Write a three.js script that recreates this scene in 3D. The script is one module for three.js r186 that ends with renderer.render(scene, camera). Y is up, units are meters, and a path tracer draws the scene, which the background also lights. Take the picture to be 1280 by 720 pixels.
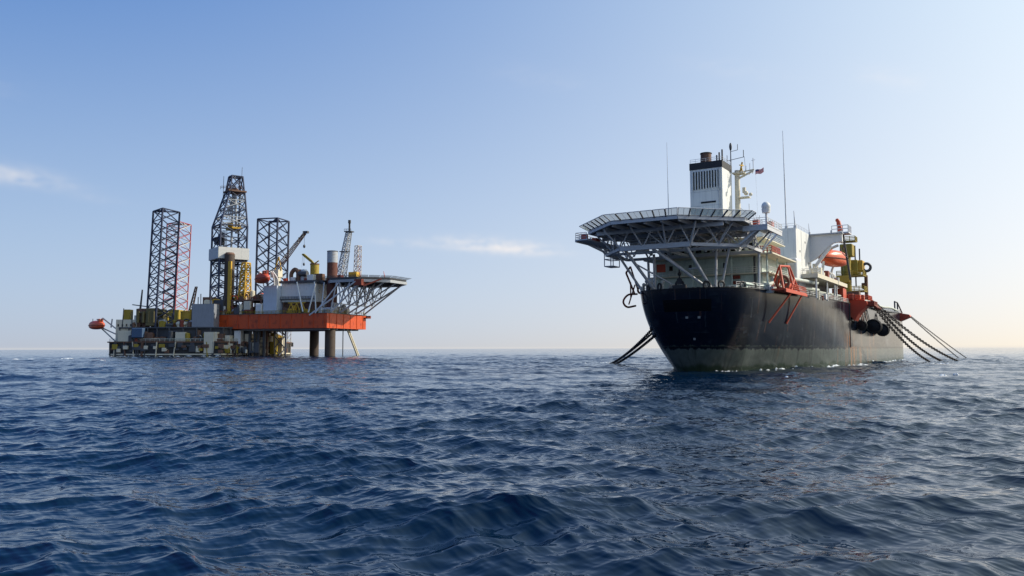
import * as THREE from 'three';
import { mergeGeometries, toCreasedNormals } from 'three/addons/utils/BufferGeometryUtils.js';
import { RoundedBoxGeometry } from 'three/addons/geometries/RoundedBoxGeometry.js';
import { ImprovedNoise } from 'three/addons/math/ImprovedNoise.js';

// ---------------------------------------------------------------- camera, sky, sun, exposure
const scene = new THREE.Scene();
const EYE = 4.5;
const camera = new THREE.PerspectiveCamera(39.6, 16 / 9, 0.3, 60000);
camera.position.set(0, EYE, 0);
camera.rotation.set(THREE.MathUtils.degToRad(4.32), 0, THREE.MathUtils.degToRad(-0.12), 'YXZ');

const renderer = new THREE.WebGLRenderer({ antialias: true });
renderer.toneMapping = THREE.LinearToneMapping;
renderer.toneMappingExposure = 1.0;
renderer.shadowMap.enabled = true;

let seed = 20477;
function rnd() { seed |= 0; seed = seed + 0x6D2B79F5 | 0; let t = Math.imul(seed ^ seed >>> 15, 1 | seed); t = t + Math.imul(t ^ t >>> 7, 61 | t) ^ t; return ((t ^ t >>> 14) >>> 0) / 4294967296; }
const rr = (a, b) => a + (b - a) * rnd();
const noise = new ImprovedNoise();
const D2R = Math.PI / 180;

// sun: beyond the frame on the bright side of the sky
const SUN_AZ = 84 * D2R, SUN_EL = 33 * D2R;
const sunDir = new THREE.Vector3(Math.sin(SUN_AZ) * Math.cos(SUN_EL), Math.sin(SUN_EL), -Math.cos(SUN_AZ) * Math.cos(SUN_EL));
const sun = new THREE.DirectionalLight(new THREE.Color().setRGB(1, 0.91, 0.77), 4.8);
sun.position.copy(sunDir).multiplyScalar(900);
sun.castShadow = true;
sun.shadow.mapSize.set(4096, 4096);
Object.assign(sun.shadow.camera, { left: -500, right: 500, top: 500, bottom: -500, near: 1, far: 2500 });
sun.name = 'sun';
scene.add(sun, sun.target);

{ // clear afternoon sky: air that whitens towards the horizon and towards the sun, a few thin wisps
  const W = 2048, H = 1024, data = new Float32Array(W * H * 4);
  // [azimuth, elevation, half width, half height, strength, tilt] in degrees
  const wisps = [[-1.1, 7.25, 4.1, 0.5, 0.85, -0.07], [-8.0, 7.5, 2.2, 0.25, 0.3, -0.05], [-33.5, 10.6, 3.8, 0.55, 0.6, -0.06], [-28, 9.6, 2.2, 0.35, 0.06, -0.1],
    [25.8, 17.2, 2.4, 0.7, 0.14, -0.25], [16, 18.8, 4, 0.6, 0.07, -0.2], [2, 19, 4, 0.8, 0.05, -0.15]];
  for (let k = 0; k < 16; k++) wisps.push([rr(45, 320), rr(6, 30), rr(2, 7), rr(0.4, 0.9), rr(0.05, 0.3), rr(-0.1, 0.1)]);
  for (let j = 0; j < H; j++) {
    const el = ((j + 0.5) / H - 0.5) * Math.PI, e = Math.max(0, el) / D2R;
    const ec = e < 30 ? e : 30 + (e - 30) * 0.35, w1 = Math.exp(-ec / 4), w2 = Math.exp(-ec / 30);
    for (let i = 0; i < W; i++) {
      const a = ((i + 0.5) / W - 0.5) * 2 * Math.PI, x = Math.cos(a), z = Math.sin(a);
      const ce = Math.cos(Math.max(0, el)), c = x * ce * sunDir.x + Math.sin(Math.max(0, el)) * sunDir.y + z * ce * sunDir.z;
      const g = Math.exp(2.2 * (c - 1));
      let r = w1 * (-0.135 + 0.24 * g) + w2 * (0.544 + 1.409 * g) + (1 - w2) * (-0.415 + 1.236 * g);
      let gr = w1 * (-0.258 + 0.177 * g) + w2 * (0.736 + 1.014 * g) + (1 - w2) * (-0.301 + 1.536 * g);
      let b = w1 * (-0.301 - 0.175 * g) + w2 * (0.903 + 0.612 * g) + (1 - w2) * (0.242 + 1.071 * g);
      r = Math.max(r, 0.07); gr = Math.max(gr, 0.15); b = Math.max(b, 0.42);
      if (e > 0.5 && e < 40) {
        const az = Math.atan2(x, -z) / D2R;
        for (const [ca, ee, hw, hh, st, ti] of wisps) {
          let da = az - ca; if (da > 180) da -= 360; if (da < -180) da += 360;
          if (Math.abs(da) > hw * 2) continue;
          const de = e - ee - ti * da;
          if (Math.abs(de) > hh * 3.5) continue;
          const n = 0.6 + 0.9 * noise.noise(az * 0.55 + ca, e * 2.6, 3.1) + 0.5 * noise.noise(az * 1.9, e * 6.5 + ca, 7.7) + 0.25 * noise.noise(az * 5, e * 15, 1.3);
          const up = de > 0 ? 1 : 1.35;
          const f = st * Math.max(0, n) * Math.exp(-Math.pow(Math.abs(da / hw), 2.6) * 1.1 - de * de * up / (hh * hh));
          r += (1.0 - r) * Math.min(0.75, f) * 0.92; gr += (0.93 - gr) * Math.min(0.75, f) * 0.92; b += (0.9 - b) * Math.min(0.75, f) * 0.7;
        }
      }
      const o = (j * W + i) * 4;
      data[o] = r; data[o + 1] = gr; data[o + 2] = b; data[o + 3] = 1;
    }
  }
  const sky = new THREE.DataTexture(data, W, H, THREE.RGBAFormat, THREE.FloatType);
  sky.mapping = THREE.EquirectangularReflectionMapping;
  sky.magFilter = sky.minFilter = THREE.LinearFilter;
  sky.needsUpdate = true;
  scene.background = sky; scene.environment = sky;
}

// ---------------------------------------------------------------- the sea
{
  const S = 1024, TILE = 22, h = new Float32Array(S * S);
  // short ripples as a repeating height map (whole numbers of waves per tile)
  for (let k = 0; k < 52; k++) {
    const L = 0.16 * Math.pow(3.2 / 0.16, k / 51), dir = -Math.PI / 2 + 0.25 + rr(-1.15, 1.15), n = TILE / L;
    const nx = Math.round(n * Math.cos(dir)), ny = Math.round(n * Math.sin(dir)), ph = rr(0, 6.283), a = L * (L < 0.6 ? 0.0042 : 0.003);
    const kx = 2 * Math.PI * nx / S, ky = 2 * Math.PI * ny / S;
    const si = new Float32Array(S), ci = new Float32Array(S);
    for (let i = 0; i < S; i++) { si[i] = Math.sin(kx * i + ph); ci[i] = Math.cos(kx * i + ph); }
    for (let j = 0; j < S; j++) { const sj = Math.sin(ky * j), cj = Math.cos(ky * j), o = j * S; for (let i = 0; i < S; i++) { const s = si[i] * cj + ci[i] * sj; h[o + i] += a * (s + 0.35 * s * s); } }
  }
  let lo = 1e9, hi = -1e9; for (const v of h) { if (v < lo) lo = v; if (v > hi) hi = v; }
  const px = new Float32Array(S * S * 4);
  for (let i = 0; i < S * S; i++) { const v = (h[i] - lo) / (hi - lo); px[i * 4] = px[i * 4 + 1] = px[i * 4 + 2] = v; px[i * 4 + 3] = 1; }
  const ripple = new THREE.DataTexture(px, S, S, THREE.RGBAFormat, THREE.FloatType);
  ripple.wrapS = ripple.wrapT = THREE.RepeatWrapping; ripple.magFilter = THREE.LinearFilter; ripple.needsUpdate = true;
  const water = new THREE.MeshPhysicalMaterial({ color: new THREE.Color().setRGB(0.0012, 0.011, 0.03), roughness: 0.06, ior: 1.333, bumpMap: ripple, bumpScale: (hi - lo) });

  // longer waves as geometry
  const waves = [];
  const NW = 74;
  for (let k = 0; k < NW; k++) {
    const t = k / (NW - 1), L = 0.5 * Math.pow(22 / 0.5, t), dir = -Math.PI / 2 + 0.28 + rr(-0.5, 0.5) * (2.5 - 1.5 * t);
    const K = 2 * Math.PI / L;
    const slope = 0.039 * (L > 5.5 ? Math.pow(5.5 / L, 1.0) : 1) * rr(0.6, 1.4);
    waves.push([K * Math.cos(dir), K * Math.sin(dir), slope / K, rr(0, 6.283), Math.cos(dir), Math.sin(dir), L]);
  }
  const radii = [1.5];
  for (let d = 1.5; d < 30000;) { d += d < 8 ? 0.25 : Math.max(0.09, Math.min(d * d / 15000, 1.1 + Math.max(0, d - 350) / 60)); radii.push(Math.min(d, 30000)); }
  const ang = [], F = 43 * D2R, NF = 640;
  for (let i = 0; i <= NF; i++) ang.push(-F + 2 * F * i / NF);
  for (let i = 1; i <= 50; i++) ang.push(F + (2 * Math.PI - 2 * F) * i / 50);
  const TS = 16384, tab = new Float32Array(TS + TS / 4); for (let i = 0; i < tab.length; i++) tab[i] = Math.sin(i * 2 * Math.PI / TS);
  const KT = TS / (2 * Math.PI), wx = new Float64Array(waves.map((w) => w[0] * KT)), wz = new Float64Array(waves.map((w) => w[1] * KT)), wp = new Float64Array(waves.map((w) => w[3] * KT + 1e9 * 0));
  const nr = radii.length, na = ang.length, pos = new Float32Array(nr * na * 3), uv = new Float32Array(nr * na * 2), idx = new Uint32Array((nr - 1) * (na - 1) * 6);
  const amp = new Float64Array(NW), ax = new Float64Array(NW), az = new Float64Array(NW);
  for (let j = 0; j < nr; j++) {
    const d = radii[j], dr = j ? d - radii[j - 1] : 0.1;
    let first = NW;
    for (let k = NW - 1; k >= 0; k--) { const w = waves[k], f = Math.min(1, Math.max(0, (w[6] / dr - 0.65) / 0.6)); amp[k] = w[2] * f; ax[k] = 1.1 * amp[k] * w[4]; az[k] = 1.1 * amp[k] * w[5]; if (f > 0) first = k; }
    for (let i = 0; i < na; i++) {
      const x = d * Math.sin(ang[i]), z = -d * Math.cos(ang[i]);
      let dx = 0, dy = 0, dz = 0;
      if (i <= NF && first < NW) {
        for (let k = first; k < NW; k++) {
          const p = (Math.floor(wx[k] * x + wz[k] * z + wp[k]) & (TS - 1)), s = tab[p], c = tab[p + TS / 4];
          dy += amp[k] * c; dx -= ax[k] * s; dz -= az[k] * s;
        }
        const gust = 1 + 0.45 * noise.noise(x * 0.021, z * 0.021, 0.5) + 0.45 * noise.noise(x * 0.07, z * 0.07, 4.5);
        dx *= gust; dy *= gust; dz *= gust;
      }
      const o = (j * na + i) * 3;
      pos[o] = x + dx; pos[o + 1] = dy; pos[o + 2] = z + dz;
      uv[(j * na + i) * 2] = x / TILE; uv[(j * na + i) * 2 + 1] = z / TILE;
    }
  }
  let q = 0;
  for (let j = 0; j < nr - 1; j++) for (let i = 0; i < na - 1; i++) {
    const a = j * na + i, b = a + 1, c = a + na, e = c + 1;
    idx[q++] = a; idx[q++] = b; idx[q++] = c; idx[q++] = b; idx[q++] = e; idx[q++] = c;
  }
  const g = new THREE.BufferGeometry();
  g.setAttribute('position', new THREE.BufferAttribute(pos, 3)); g.setAttribute('uv', new THREE.BufferAttribute(uv, 2)); g.setIndex(new THREE.BufferAttribute(idx, 1));
  g.computeVertexNormals();
  const sea = new THREE.Mesh(g, water);
  sea.name = 'sea'; sea.receiveShadow = true; sea.castShadow = true;
  sea.userData = { kind: 'structure', label: 'deep blue open sea with small choppy waves' };
  scene.add(sea);
  // foam: torn patches on breaking crests and where the swell laps the hulls
  const hAt = (x, z) => { let y = 0; const gust = 1 + 0.45 * noise.noise(x * 0.021, z * 0.021, 0.5) + 0.45 * noise.noise(x * 0.07, z * 0.07, 4.5); for (const w of waves) if (w[6] > 1.8) y += w[2] * Math.cos(w[0] * x + w[1] * z + w[3]); return y * gust; };
  globalThis.seaHeight = hAt;
}
const seaHeight = globalThis.seaHeight;
{
}


// ---------------------------------------------------------------- building tools
const V3 = (x, y, z) => new THREE.Vector3(x, y, z);
const V = (a, b, y) => V3(b, y, -a);                 // along (ahead), to the side, up -> local axes of a vessel
const UPV = V3(0, 1, 0);
function clean(g) { const n = g.index ? g.toNonIndexed() : g; for (const k of Object.keys(n.attributes)) if (!['position', 'normal', 'uv'].includes(k)) n.deleteAttribute(k); return n; }
function barGeo(p, q, r, seg = 6, r2 = r) {
  const d = q.clone().sub(p), L = d.length(), g = new THREE.CylinderGeometry(r2, r, L, seg, 1);
  g.applyQuaternion(new THREE.Quaternion().setFromUnitVectors(UPV, d.normalize()));
  return g.translate((p.x + q.x) / 2, (p.y + q.y) / 2, (p.z + q.z) / 2);
}
function beamGeo(p, q, w, h) {                        // box section, h kept upright
  const d = q.clone().sub(p), L = d.length(), g = new THREE.BoxGeometry(w, h, L), m = new THREE.Matrix4();
  const z = d.normalize(), x = Math.abs(z.y) > 0.98 ? V3(1, 0, 0) : UPV.clone().cross(z).normalize(), y = z.clone().cross(x);
  m.makeBasis(x, y, z).setPosition((p.x + q.x) / 2, (p.y + q.y) / 2, (p.z + q.z) / 2);
  return g.applyMatrix4(m);
}
class Geo {
  constructor() { this.l = []; }
  add(g) { this.l.push(clean(g)); return this; }
  bar(p, q, r, seg, r2) { return this.add(barGeo(p, q, r, seg, r2)); }
  beam(p, q, w, h) { return this.add(beamGeo(p, q, w, h)); }
  box(c, sx, sy, sz, yaw = 0) { const g = new THREE.BoxGeometry(sx, sy, sz); if (yaw) g.rotateY(yaw); return this.add(g.translate(c.x, c.y, c.z)); }
  rbox(c, sx, sy, sz, r, yaw = 0) { const g = new RoundedBoxGeometry(sx, sy, sz, 2, r); if (yaw) g.rotateY(yaw); return this.add(g.translate(c.x, c.y, c.z)); }
  ab(a0, a1, b0, b1, y0, y1) { return this.box(V((a0 + a1) / 2, (b0 + b1) / 2, (y0 + y1) / 2), b1 - b0, y1 - y0, a1 - a0); }
  ball(c, rx, ry = rx, rz = rx, s = 14) { return this.add(new THREE.SphereGeometry(1, s, Math.ceil(s * 0.7)).scale(rx, ry, rz).translate(c.x, c.y, c.z)); }
  cyl(c, r, h, seg = 18, r2 = r) { return this.add(new THREE.CylinderGeometry(r2, r, h, seg).translate(c.x, c.y + h / 2, c.z)); }
  tube(pts, r, n = 24, seg = 6) { return this.add(new THREE.TubeGeometry(new THREE.CatmullRomCurve3(pts), n, r, seg)); }
  rail(pts, h = 1.1, step = 2, r = 0.035, rails = 3) {
    for (let i = 0; i < pts.length - 1; i++) {
      const p = pts[i], q = pts[i + 1], n = Math.max(1, Math.round(p.distanceTo(q) / step));
      for (let k = 1; k <= rails; k++) this.bar(p.clone().add(V3(0, h * k / rails, 0)), q.clone().add(V3(0, h * k / rails, 0)), r, 4);
      for (let k = 0; k <= n; k++) { const c = p.clone().lerp(q, k / n); this.bar(c, c.clone().add(V3(0, h, 0)), r, 4); }
    }
    return this;
  }
  flat(pts, y0, y1) {                                  // upright prism over a plan outline of {x, z}
    const s = new THREE.Shape(pts.map((p) => new THREE.Vector2(p.x, -p.z)));
    const g = new THREE.ExtrudeGeometry(s, { depth: y1 - y0, bevelEnabled: false });
    return this.add(g.rotateX(-Math.PI / 2).translate(0, y0, 0));
  }
  profile(pts, t, place) {                             // plate cut to an outline of [u, v], thickness t, then placed
    const s = new THREE.Shape(pts.map(([u, v]) => new THREE.Vector2(u, v)));
    const g = new THREE.ExtrudeGeometry(s, { depth: t, bevelEnabled: false }).translate(0, 0, -t / 2);
    return this.add(g.applyMatrix4(place));
  }
  merged() { return mergeGeometries(this.l); }
}
function part(parent, name, mat, fn, label) {
  const G = new Geo(); fn(G);
  const m = new THREE.Mesh(G.merged(), mat); m.name = name;
  if (label) m.userData.label = label;
  parent.add(m); return m;
}
const taken = {};
function numbered(n) { const k = taken[n] = (taken[n] ?? -1) + 1; return k ? `${n}_${String(k).padStart(3, '0')}` : n; }
function thing(name, label, category, pos, yaw = 0, group) {
  const o = new THREE.Group(); o.name = numbered(name); o.position.copy(pos); o.rotation.y = yaw;
  o.userData = { label, category }; if (group) o.userData.group = group;
  scene.add(o); return o;
}
function tex(w, h, fn, srgb = true) {                  // fn(u, v) -> [r, g, b] linear
  const d = new Uint8Array(w * h * 4), en = (x) => { x = Math.min(1, Math.max(0, x)); return 255 * (x <= 0.0031308 ? 12.92 * x : 1.055 * Math.pow(x, 1 / 2.4) - 0.055); };
  for (let j = 0; j < h; j++) for (let i = 0; i < w; i++) { const c = fn((i + 0.5) / w, (j + 0.5) / h), o = (j * w + i) * 4; for (let k = 0; k < 3; k++) d[o + k] = srgb ? en(c[k]) : 255 * c[k]; d[o + 3] = 255; }
  const t = new THREE.DataTexture(d, w, h); t.wrapS = t.wrapT = THREE.RepeatWrapping; t.magFilter = THREE.LinearFilter; t.minFilter = THREE.LinearMipmapLinearFilter;
  if (srgb) t.colorSpace = THREE.SRGBColorSpace; t.needsUpdate = true; return t;
}
const fbm = (x, y, z) => 0.55 * noise.noise(x, y, z) + 0.3 * noise.noise(x * 2.1, y * 2.1, z + 5) + 0.15 * noise.noise(x * 4.3, y * 4.3, z + 9);
const sst = (a, b, x) => { const t = Math.min(1, Math.max(0, (x - a) / (b - a))); return t * t * (3 - 2 * t); };
// weathered paint: run-off streaks and blotches with their own outlines
const streaks = tex(256, 256, (u, v) => {
  const s = fbm(u * 26, v * 1.6, 1.2), b = fbm(u * 5, v * 5, 7.1), c = fbm(u * 60, v * 2.2, 3.3);
  const k = 0.93 + 0.1 * b - 0.16 * sst(0.16, 0.42, s) - 0.1 * sst(0.2, 0.4, c), rust = sst(0.3, 0.46, fbm(u * 40, v * 2, 12.4)) * 0.5;
  return [k, k * (1 - 0.18 * rust), k * (1 - 0.34 * rust)];
});
const blotches = tex(256, 256, (u, v) => {
  const b = fbm(u * 7, v * 7, 2.2), r = sst(0.12, 0.38, fbm(u * 11, v * 11, 8.8)), f = fbm(u * 40, v * 40, 4);
  const k = 0.9 + 0.16 * b + 0.12 * f; return [k * (1 - 0.1 * r), k * (1 - 0.3 * r), k * (1 - 0.42 * r)];
});
const mats = {};
function paint(name, r, g, b, o = {}) { return mats[name] = new THREE.MeshPhysicalMaterial({ name, color: new THREE.Color().setRGB(r, g, b), roughness: o.rough ?? 0.55, metalness: o.metal ?? 0, map: o.map === undefined ? streaks : o.map, ...(o.more ?? {}) }); }
const M = {
  white: paint('white_paint', 0.72, 0.72, 0.69), cream: paint('cream_paint', 0.66, 0.6, 0.46), mint: paint('mint_paint', 0.6, 0.7, 0.63), grey: paint('grey_paint', 0.4, 0.43, 0.46, { map: blotches }),
  steel: paint('blue_grey_steel', 0.58, 0.6, 0.63, { map: blotches }), dark: paint('dark_steel', 0.06, 0.065, 0.075, { map: blotches }), black: paint('black_paint', 0.016, 0.016, 0.018, { map: blotches }),
  deck: paint('deck_green', 0.1, 0.14, 0.11, { map: blotches, rough: 0.8 }), red: paint('red_paint', 0.55, 0.075, 0.028, { map: blotches }), rust: paint('rusty_red', 0.22, 0.045, 0.025, { map: blotches, rough: 0.75 }),
  orange: paint('lifeboat_orange', 0.75, 0.12, 0.035, { map: blotches, rough: 0.35 }), yellow: paint('yellow_paint', 0.6, 0.36, 0.03, { map: blotches }), olive: paint('olive_yellow', 0.34, 0.25, 0.02, { map: blotches }),
  brown: paint('brown_steel', 0.16, 0.085, 0.055, { map: blotches, rough: 0.75 }), navyLattice: paint('navy_lattice', 0.022, 0.033, 0.075, { map: blotches }), redLattice: paint('red_lattice', 0.38, 0.05, 0.06, { map: blotches }), paleLattice: paint('pale_lattice', 0.6, 0.58, 0.55, { map: blotches }),
  glass: paint('dark_window', 0.01, 0.013, 0.016, { map: null, rough: 0.08 }), slot: paint('louvre_black', 0.008, 0.008, 0.01, { map: null, rough: 0.7 }), chain: paint('chain_steel', 0.035, 0.03, 0.028, { map: null, rough: 0.7 }),
  rubber: paint('fender_rubber', 0.012, 0.012, 0.013, { map: null, rough: 0.85 }), pipe: paint('pale_pipe', 0.5, 0.54, 0.48, { map: blotches }), blue: paint('blue_tarp', 0.05, 0.1, 0.19, { map: blotches }),
};


// ---------------------------------------------------------------- storage ship seen over its stern quarter
const SHIP_YAW = -32 * D2R, SHIP_POS = V3(32.5, 0, -150.4);
const shipThing = (name, label, cat, p, yaw = 0, group) => { // a thing of its own placed in the ship's axes
  const w = p.clone().applyAxisAngle(UPV, SHIP_YAW).add(SHIP_POS); return thing(name, label, cat, w, SHIP_YAW + yaw, group);
};
const ship = thing('storage_ship', 'large navy hulled oil storage ship with white funnel and helideck over its stern', 'ship', SHIP_POS, SHIP_YAW);
{
  // hull: plan outlines at the deck and at the waterline, stern centre to bow
  const dk = [[-1.5, 0], [-1.45, 2], [-1.1, 4.4], [-0.3, 6.6], [1, 8.6], [3, 10.2], [6.5, 11.4], [11, 12.2], [17, 13.1], [26, 14.4], [36, 15.7], [48, 16.6], [60, 17.2], [75, 17.5], [110, 17.5], [150, 17.5], [184, 17.5], [194, 16.2], [203, 13], [209, 8], [212, 0]];
  const wl = [[4.5, 0], [4.6, 0.8], [4.9, 1.8], [5.6, 2.8], [6.9, 4], [9, 5.2], [12, 6.5], [17, 7.2], [24, 8.8], [33, 10.9], [42, 12.9], [52, 14.8], [62, 16.3], [76, 17.45], [110, 17.5], [150, 17.5], [184, 17.5], [193, 15.8], [201, 12.4], [207, 7.5], [210, 0]];
  const c1 = new THREE.CatmullRomCurve3(dk.map(([a, b]) => V3(a, 0, b)), false, 'centripetal'), c0 = new THREE.CatmullRomCurve3(wl.map(([a, b]) => V3(a, 0, b)), false, 'centripetal');
  const N = 150, tt = []; for (let i = 0; i <= N; i++) tt.push(i / N);
  const sheer = (a) => 15.6 + 1.7 * Math.pow(Math.max(0, a - 40) / 150, 2);
  const kOf = (y) => y < 0 ? -0.13 * Math.min(1, -y / 2) : 1 - Math.pow(Math.max(0, 1 - y / 16.6), 1.85);
  const at = (t, y, fy) => {                           // fy: share of the height up to the sheer
    const p1 = c1.getPoint(t), p0 = c0.getPoint(t), a1 = p1.x, h = y === null ? fy * sheer(a1) : y, k = kOf(h);
    return [p0.x + (p1.x - p0.x) * k, Math.max(0, p0.z + (p1.z - p0.z) * k), h];
  };
  const arc = [0]; for (let i = 1; i <= N; i++) { const p = c1.getPoint(tt[i]), q = c1.getPoint(tt[i - 1]); arc.push(arc[i - 1] + p.distanceTo(q)); }
  const shell = (rows, uv) => {                        // rows of [y or null, share]; both sides
    const pos = [], uvs = [], idx = [], nn = 2 * N + 1;
    for (const [y, fy] of rows) for (let s = -N; s <= N; s++) {
      const i = Math.abs(s), [a, b, h] = at(tt[i], y, fy); pos.push(Math.sign(s) * b, h, -a); uvs.push(...uv(Math.sign(s) * arc[i], h));
    }
    for (let j = 0; j < rows.length - 1; j++) for (let i = 0; i < nn - 1; i++) { const p = j * nn + i; idx.push(p, p + 1, p + nn, p + 1, p + nn + 1, p + nn); }
    const g = new THREE.BufferGeometry(); g.setAttribute('position', new THREE.Float32BufferAttribute(pos, 3)); g.setAttribute('uv', new THREE.Float32BufferAttribute(uvs, 2)); g.setIndex(idx); g.computeVertexNormals(); return g;
  };
  const U = (s, h) => [(s + 16) / 240, h / 18];
  const BOOT = 4.8;
  const scuff = (x, y, z) => sst(0.1, 0.4, fbm(x, y, z));
  const runs = []; for (let k = 0; k < 46; k++) { const top = rnd() < 0.6; runs.push([rr(-10, 78), top ? 15.6 : rr(7, 14), rr(2, top ? 9 : 5), rr(0.08, 0.32), rnd() < 0.45 ? 1 : 0]); }
  const hullPaint = tex(2048, 256, (u, v) => {
    const s = u * 240 - 16, y = v * 18;
    let k = 1 + 0.5 * fbm(s * 0.11, y * 0.25, 1.5) + 0.3 * fbm(s * 1.1, y * 0.9, 2.5);
    const run = sst(0.12, 0.42, fbm(s * 0.9, y * 0.07, 5.5)) * sst(12, 34, s), chalk = scuff(s * 0.05, y * 0.3, 9) * sst(24, 60, s);
    let c = [0.0036 * k, 0.0075 * k, 0.0165 * k];
    const m = Math.min(1, 0.06 * run * sst(30, 60, s) + 0.03 * run + 0.11 * chalk * sst(50, 76, s) + 0.03 * sst(0.18, 0.4, fbm(s * 0.22, y * 0.35, 41)) + 0.03 * sst(0.3, 0.42, fbm(s * 0.14, y * 2.2, 47)));
    const weep = sst(0.26, 0.42, fbm(s * 1.3, y * 0.05, 52)) * sst(0.05, 0.3, fbm(s * 0.2, y * 0.35, 57)) * 0.25;
    c = [c[0] + m * 0.34 + weep * 0.1, c[1] + m * 0.4 + weep * 0.05, c[2] + m * 0.42 + weep * 0.03];
    if (y < BOOT + 0.75 * fbm(s * 0.6, 1.1, 63) + 0.35 * fbm(s * 3, 2.2, 65) + 0.12) c = [0.04, 0.05, 0.043];
    for (const [fs, fy, fl, fw, t] of runs) if (y < fy && y > fy - fl && Math.abs(s - fs - 0.15 * fbm(y * 0.6, fs, 3)) < fw * (0.35 + 0.65 * (fy - y) / fl)) { const q = (t ? 0.5 : 0.32) * (0.6 + 0.8 * fbm(s * 5, y * 0.8, 9.3)); c = t ? [c[0] + 0.13 * q, c[1] + 0.055 * q, c[2] + 0.022 * q] : [c[0] + 0.1 * q, c[1] + 0.11 * q, c[2] + 0.11 * q]; }
    if (y < 14 && s > 60) {                            // rust running from the overboard pipes
      const r = sst(0.1, 0.36, fbm(s * 0.55, y * 0.06, 20.2)) * sst(68, 80, s) * (1 - sst(118, 130, s)) * (1 - sst(7, 9.5, y));
      c = [c[0] + (0.3 - c[0]) * r * 0.75, c[1] + (0.13 - c[1]) * r * 0.75, c[2] + (0.055 - c[2]) * r * 0.75];
    }
    if (s > -4.2 && s < 5.6 && y > 11.3 && y < 13.6) c = [0.004, 0.004, 0.005];       // painted-over name on the stern
    for (const [fx, fy] of [[0.6, 10.2], [3.2, 10.2], [1.9, 6.2]]) if (Math.abs(s - fx) < 0.28 && Math.abs(y - fy) < 0.22) c = [0.3, 0.3, 0.28];
    if ((Math.abs((s % 9.6) - 4.8) < 0.07 && s > 8) || Math.abs((y % 3.1) - 1.5) < 0.045) c = c.map((x) => x * 0.6 + 0.004);
    return c;
  });
  const bootPaint = tex(2048, 64, (u, v) => {
    const s = u * 240 - 16, y = v * 9;
    const k = 1 + 0.35 * fbm(s * 0.2, y * 0.5, 3.5) + 0.25 * fbm(s * 1.7, y * 1.2, 6.5);
    let c = [0.085 * k, 0.1 * k, 0.088 * k];
    if (y > BOOT - 0.5 + 0.9 * fbm(s * 0.5, 4.1, 71) + 0.4 * fbm(s * 2.6, 1.2, 75)) c = [0.006, 0.009, 0.014];
    const weed = sst(0.0, 0.9, 1.6 - y + 1.2 * fbm(s * 0.35, 3.3, 8.1));
    c = [c[0] * (1 - 0.6 * weed), c[1] * (1 - 0.5 * weed), c[2] * (1 - 0.65 * weed)];
    const d = sst(0.08, 0.4, fbm(s * 0.8, y * 0.09, 15.5)); c = c.map((x) => x * (1 - 0.35 * d));
    const r = sst(0.0, 0.3, fbm(s * 0.5, y * 0.05, 20.2)) * sst(70, 82, s) * (1 - sst(116, 130, s)) + 0.35 * sst(0.2, 0.42, fbm(s * 0.6, y * 0.07, 31)) * sst(20, 40, s);
    return [c[0] + (0.3 - c[0]) * r * 0.7, c[1] + (0.13 - c[1]) * r * 0.7, c[2] + (0.045 - c[2]) * r * 0.7];
  });
  const dents = tex(1024, 64, (u, v) => { const s = u * 240 - 16, y = v * 18, f = Math.abs(Math.sin(s * Math.PI / 2.4)), h = Math.abs(Math.sin(y * Math.PI / 3.1)); const q = 0.45 + 0.22 * f * (0.6 + fbm(s * 0.3, y * 0.3, 2)) - 0.1 * (1 - h) + 0.35 * fbm(s * 0.22, y * 0.35, 5); return [q, q, q]; }, false);
  const hullMat = new THREE.MeshPhysicalMaterial({ name: 'hull_paint', map: hullPaint, bumpMap: dents, bumpScale: 0.035, roughness: 0.17, ior: 1.5, specularIntensity: 0.3 });
  const bootMat = new THREE.MeshPhysicalMaterial({ name: 'boot_paint', map: bootPaint, bumpMap: dents, bumpScale: 0.02, roughness: 0.24, specularIntensity: 0.5 });
  const upper = []; for (let j = 0; j <= 14; j++) { const f = j / 14; upper.push([null, BOOT / 15.6 + (1 - BOOT / 15.6) * f]); }
  upper[0] = [BOOT, 0];
  const hull = new THREE.Mesh(shell(upper, U), hullMat); hull.name = 'hull'; ship.add(hull);
  const low = []; for (let j = 0; j <= 8; j++) low.push([-2 + (BOOT + 2) * j / 8, 0]);
  const boot = new THREE.Mesh(shell(low, (s, h) => [(s + 16) / 240, Math.max(0, h) / 9]), bootMat); boot.name = 'boot_topping'; boot.userData.label = 'pale green rust streaked band along the waterline'; hull.add(boot);
  // deck sheet and bulwark cap
  part(ship, 'main_deck', M.deck, (G) => {
    const pos = [], idx = []; for (let i = 0; i <= N; i++) { const [a, b] = at(tt[i], null, 1), y = sheer(a) - 0.45; pos.push(-b, y, -a, b, y, -a); if (i) { const p = 2 * i; idx.push(p - 2, p - 1, p, p - 1, p + 1, p); } }
    const g = new THREE.BufferGeometry(); g.setAttribute('position', new THREE.Float32BufferAttribute(pos, 3)); g.setAttribute('uv', new THREE.Float32BufferAttribute(pos.filter((_, i) => i % 3 !== 1).map((x) => x / 9), 2)); g.setIndex(idx); g.computeVertexNormals(); G.add(g);
  });
  part(hull, 'gunwale', M.black, (G) => { for (const s of [-1, 1]) { const l = []; for (let i = 0; i <= N; i += 2) { const [a, b] = at(tt[i], null, 1); l.push(V(a, s * b, sheer(a) + 0.02)); } G.tube(l, 0.11, 200, 5); } });
  const edge = (a, s = 1, inset = 0.25) => { let lo = 0, hi = 1; for (let k = 0; k < 30; k++) { const m = (lo + hi) / 2; if (c1.getPoint(m).x < a) lo = m; else hi = m; } return V(a, s * (c1.getPoint(lo).z - inset), sheer(a)); };
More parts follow.
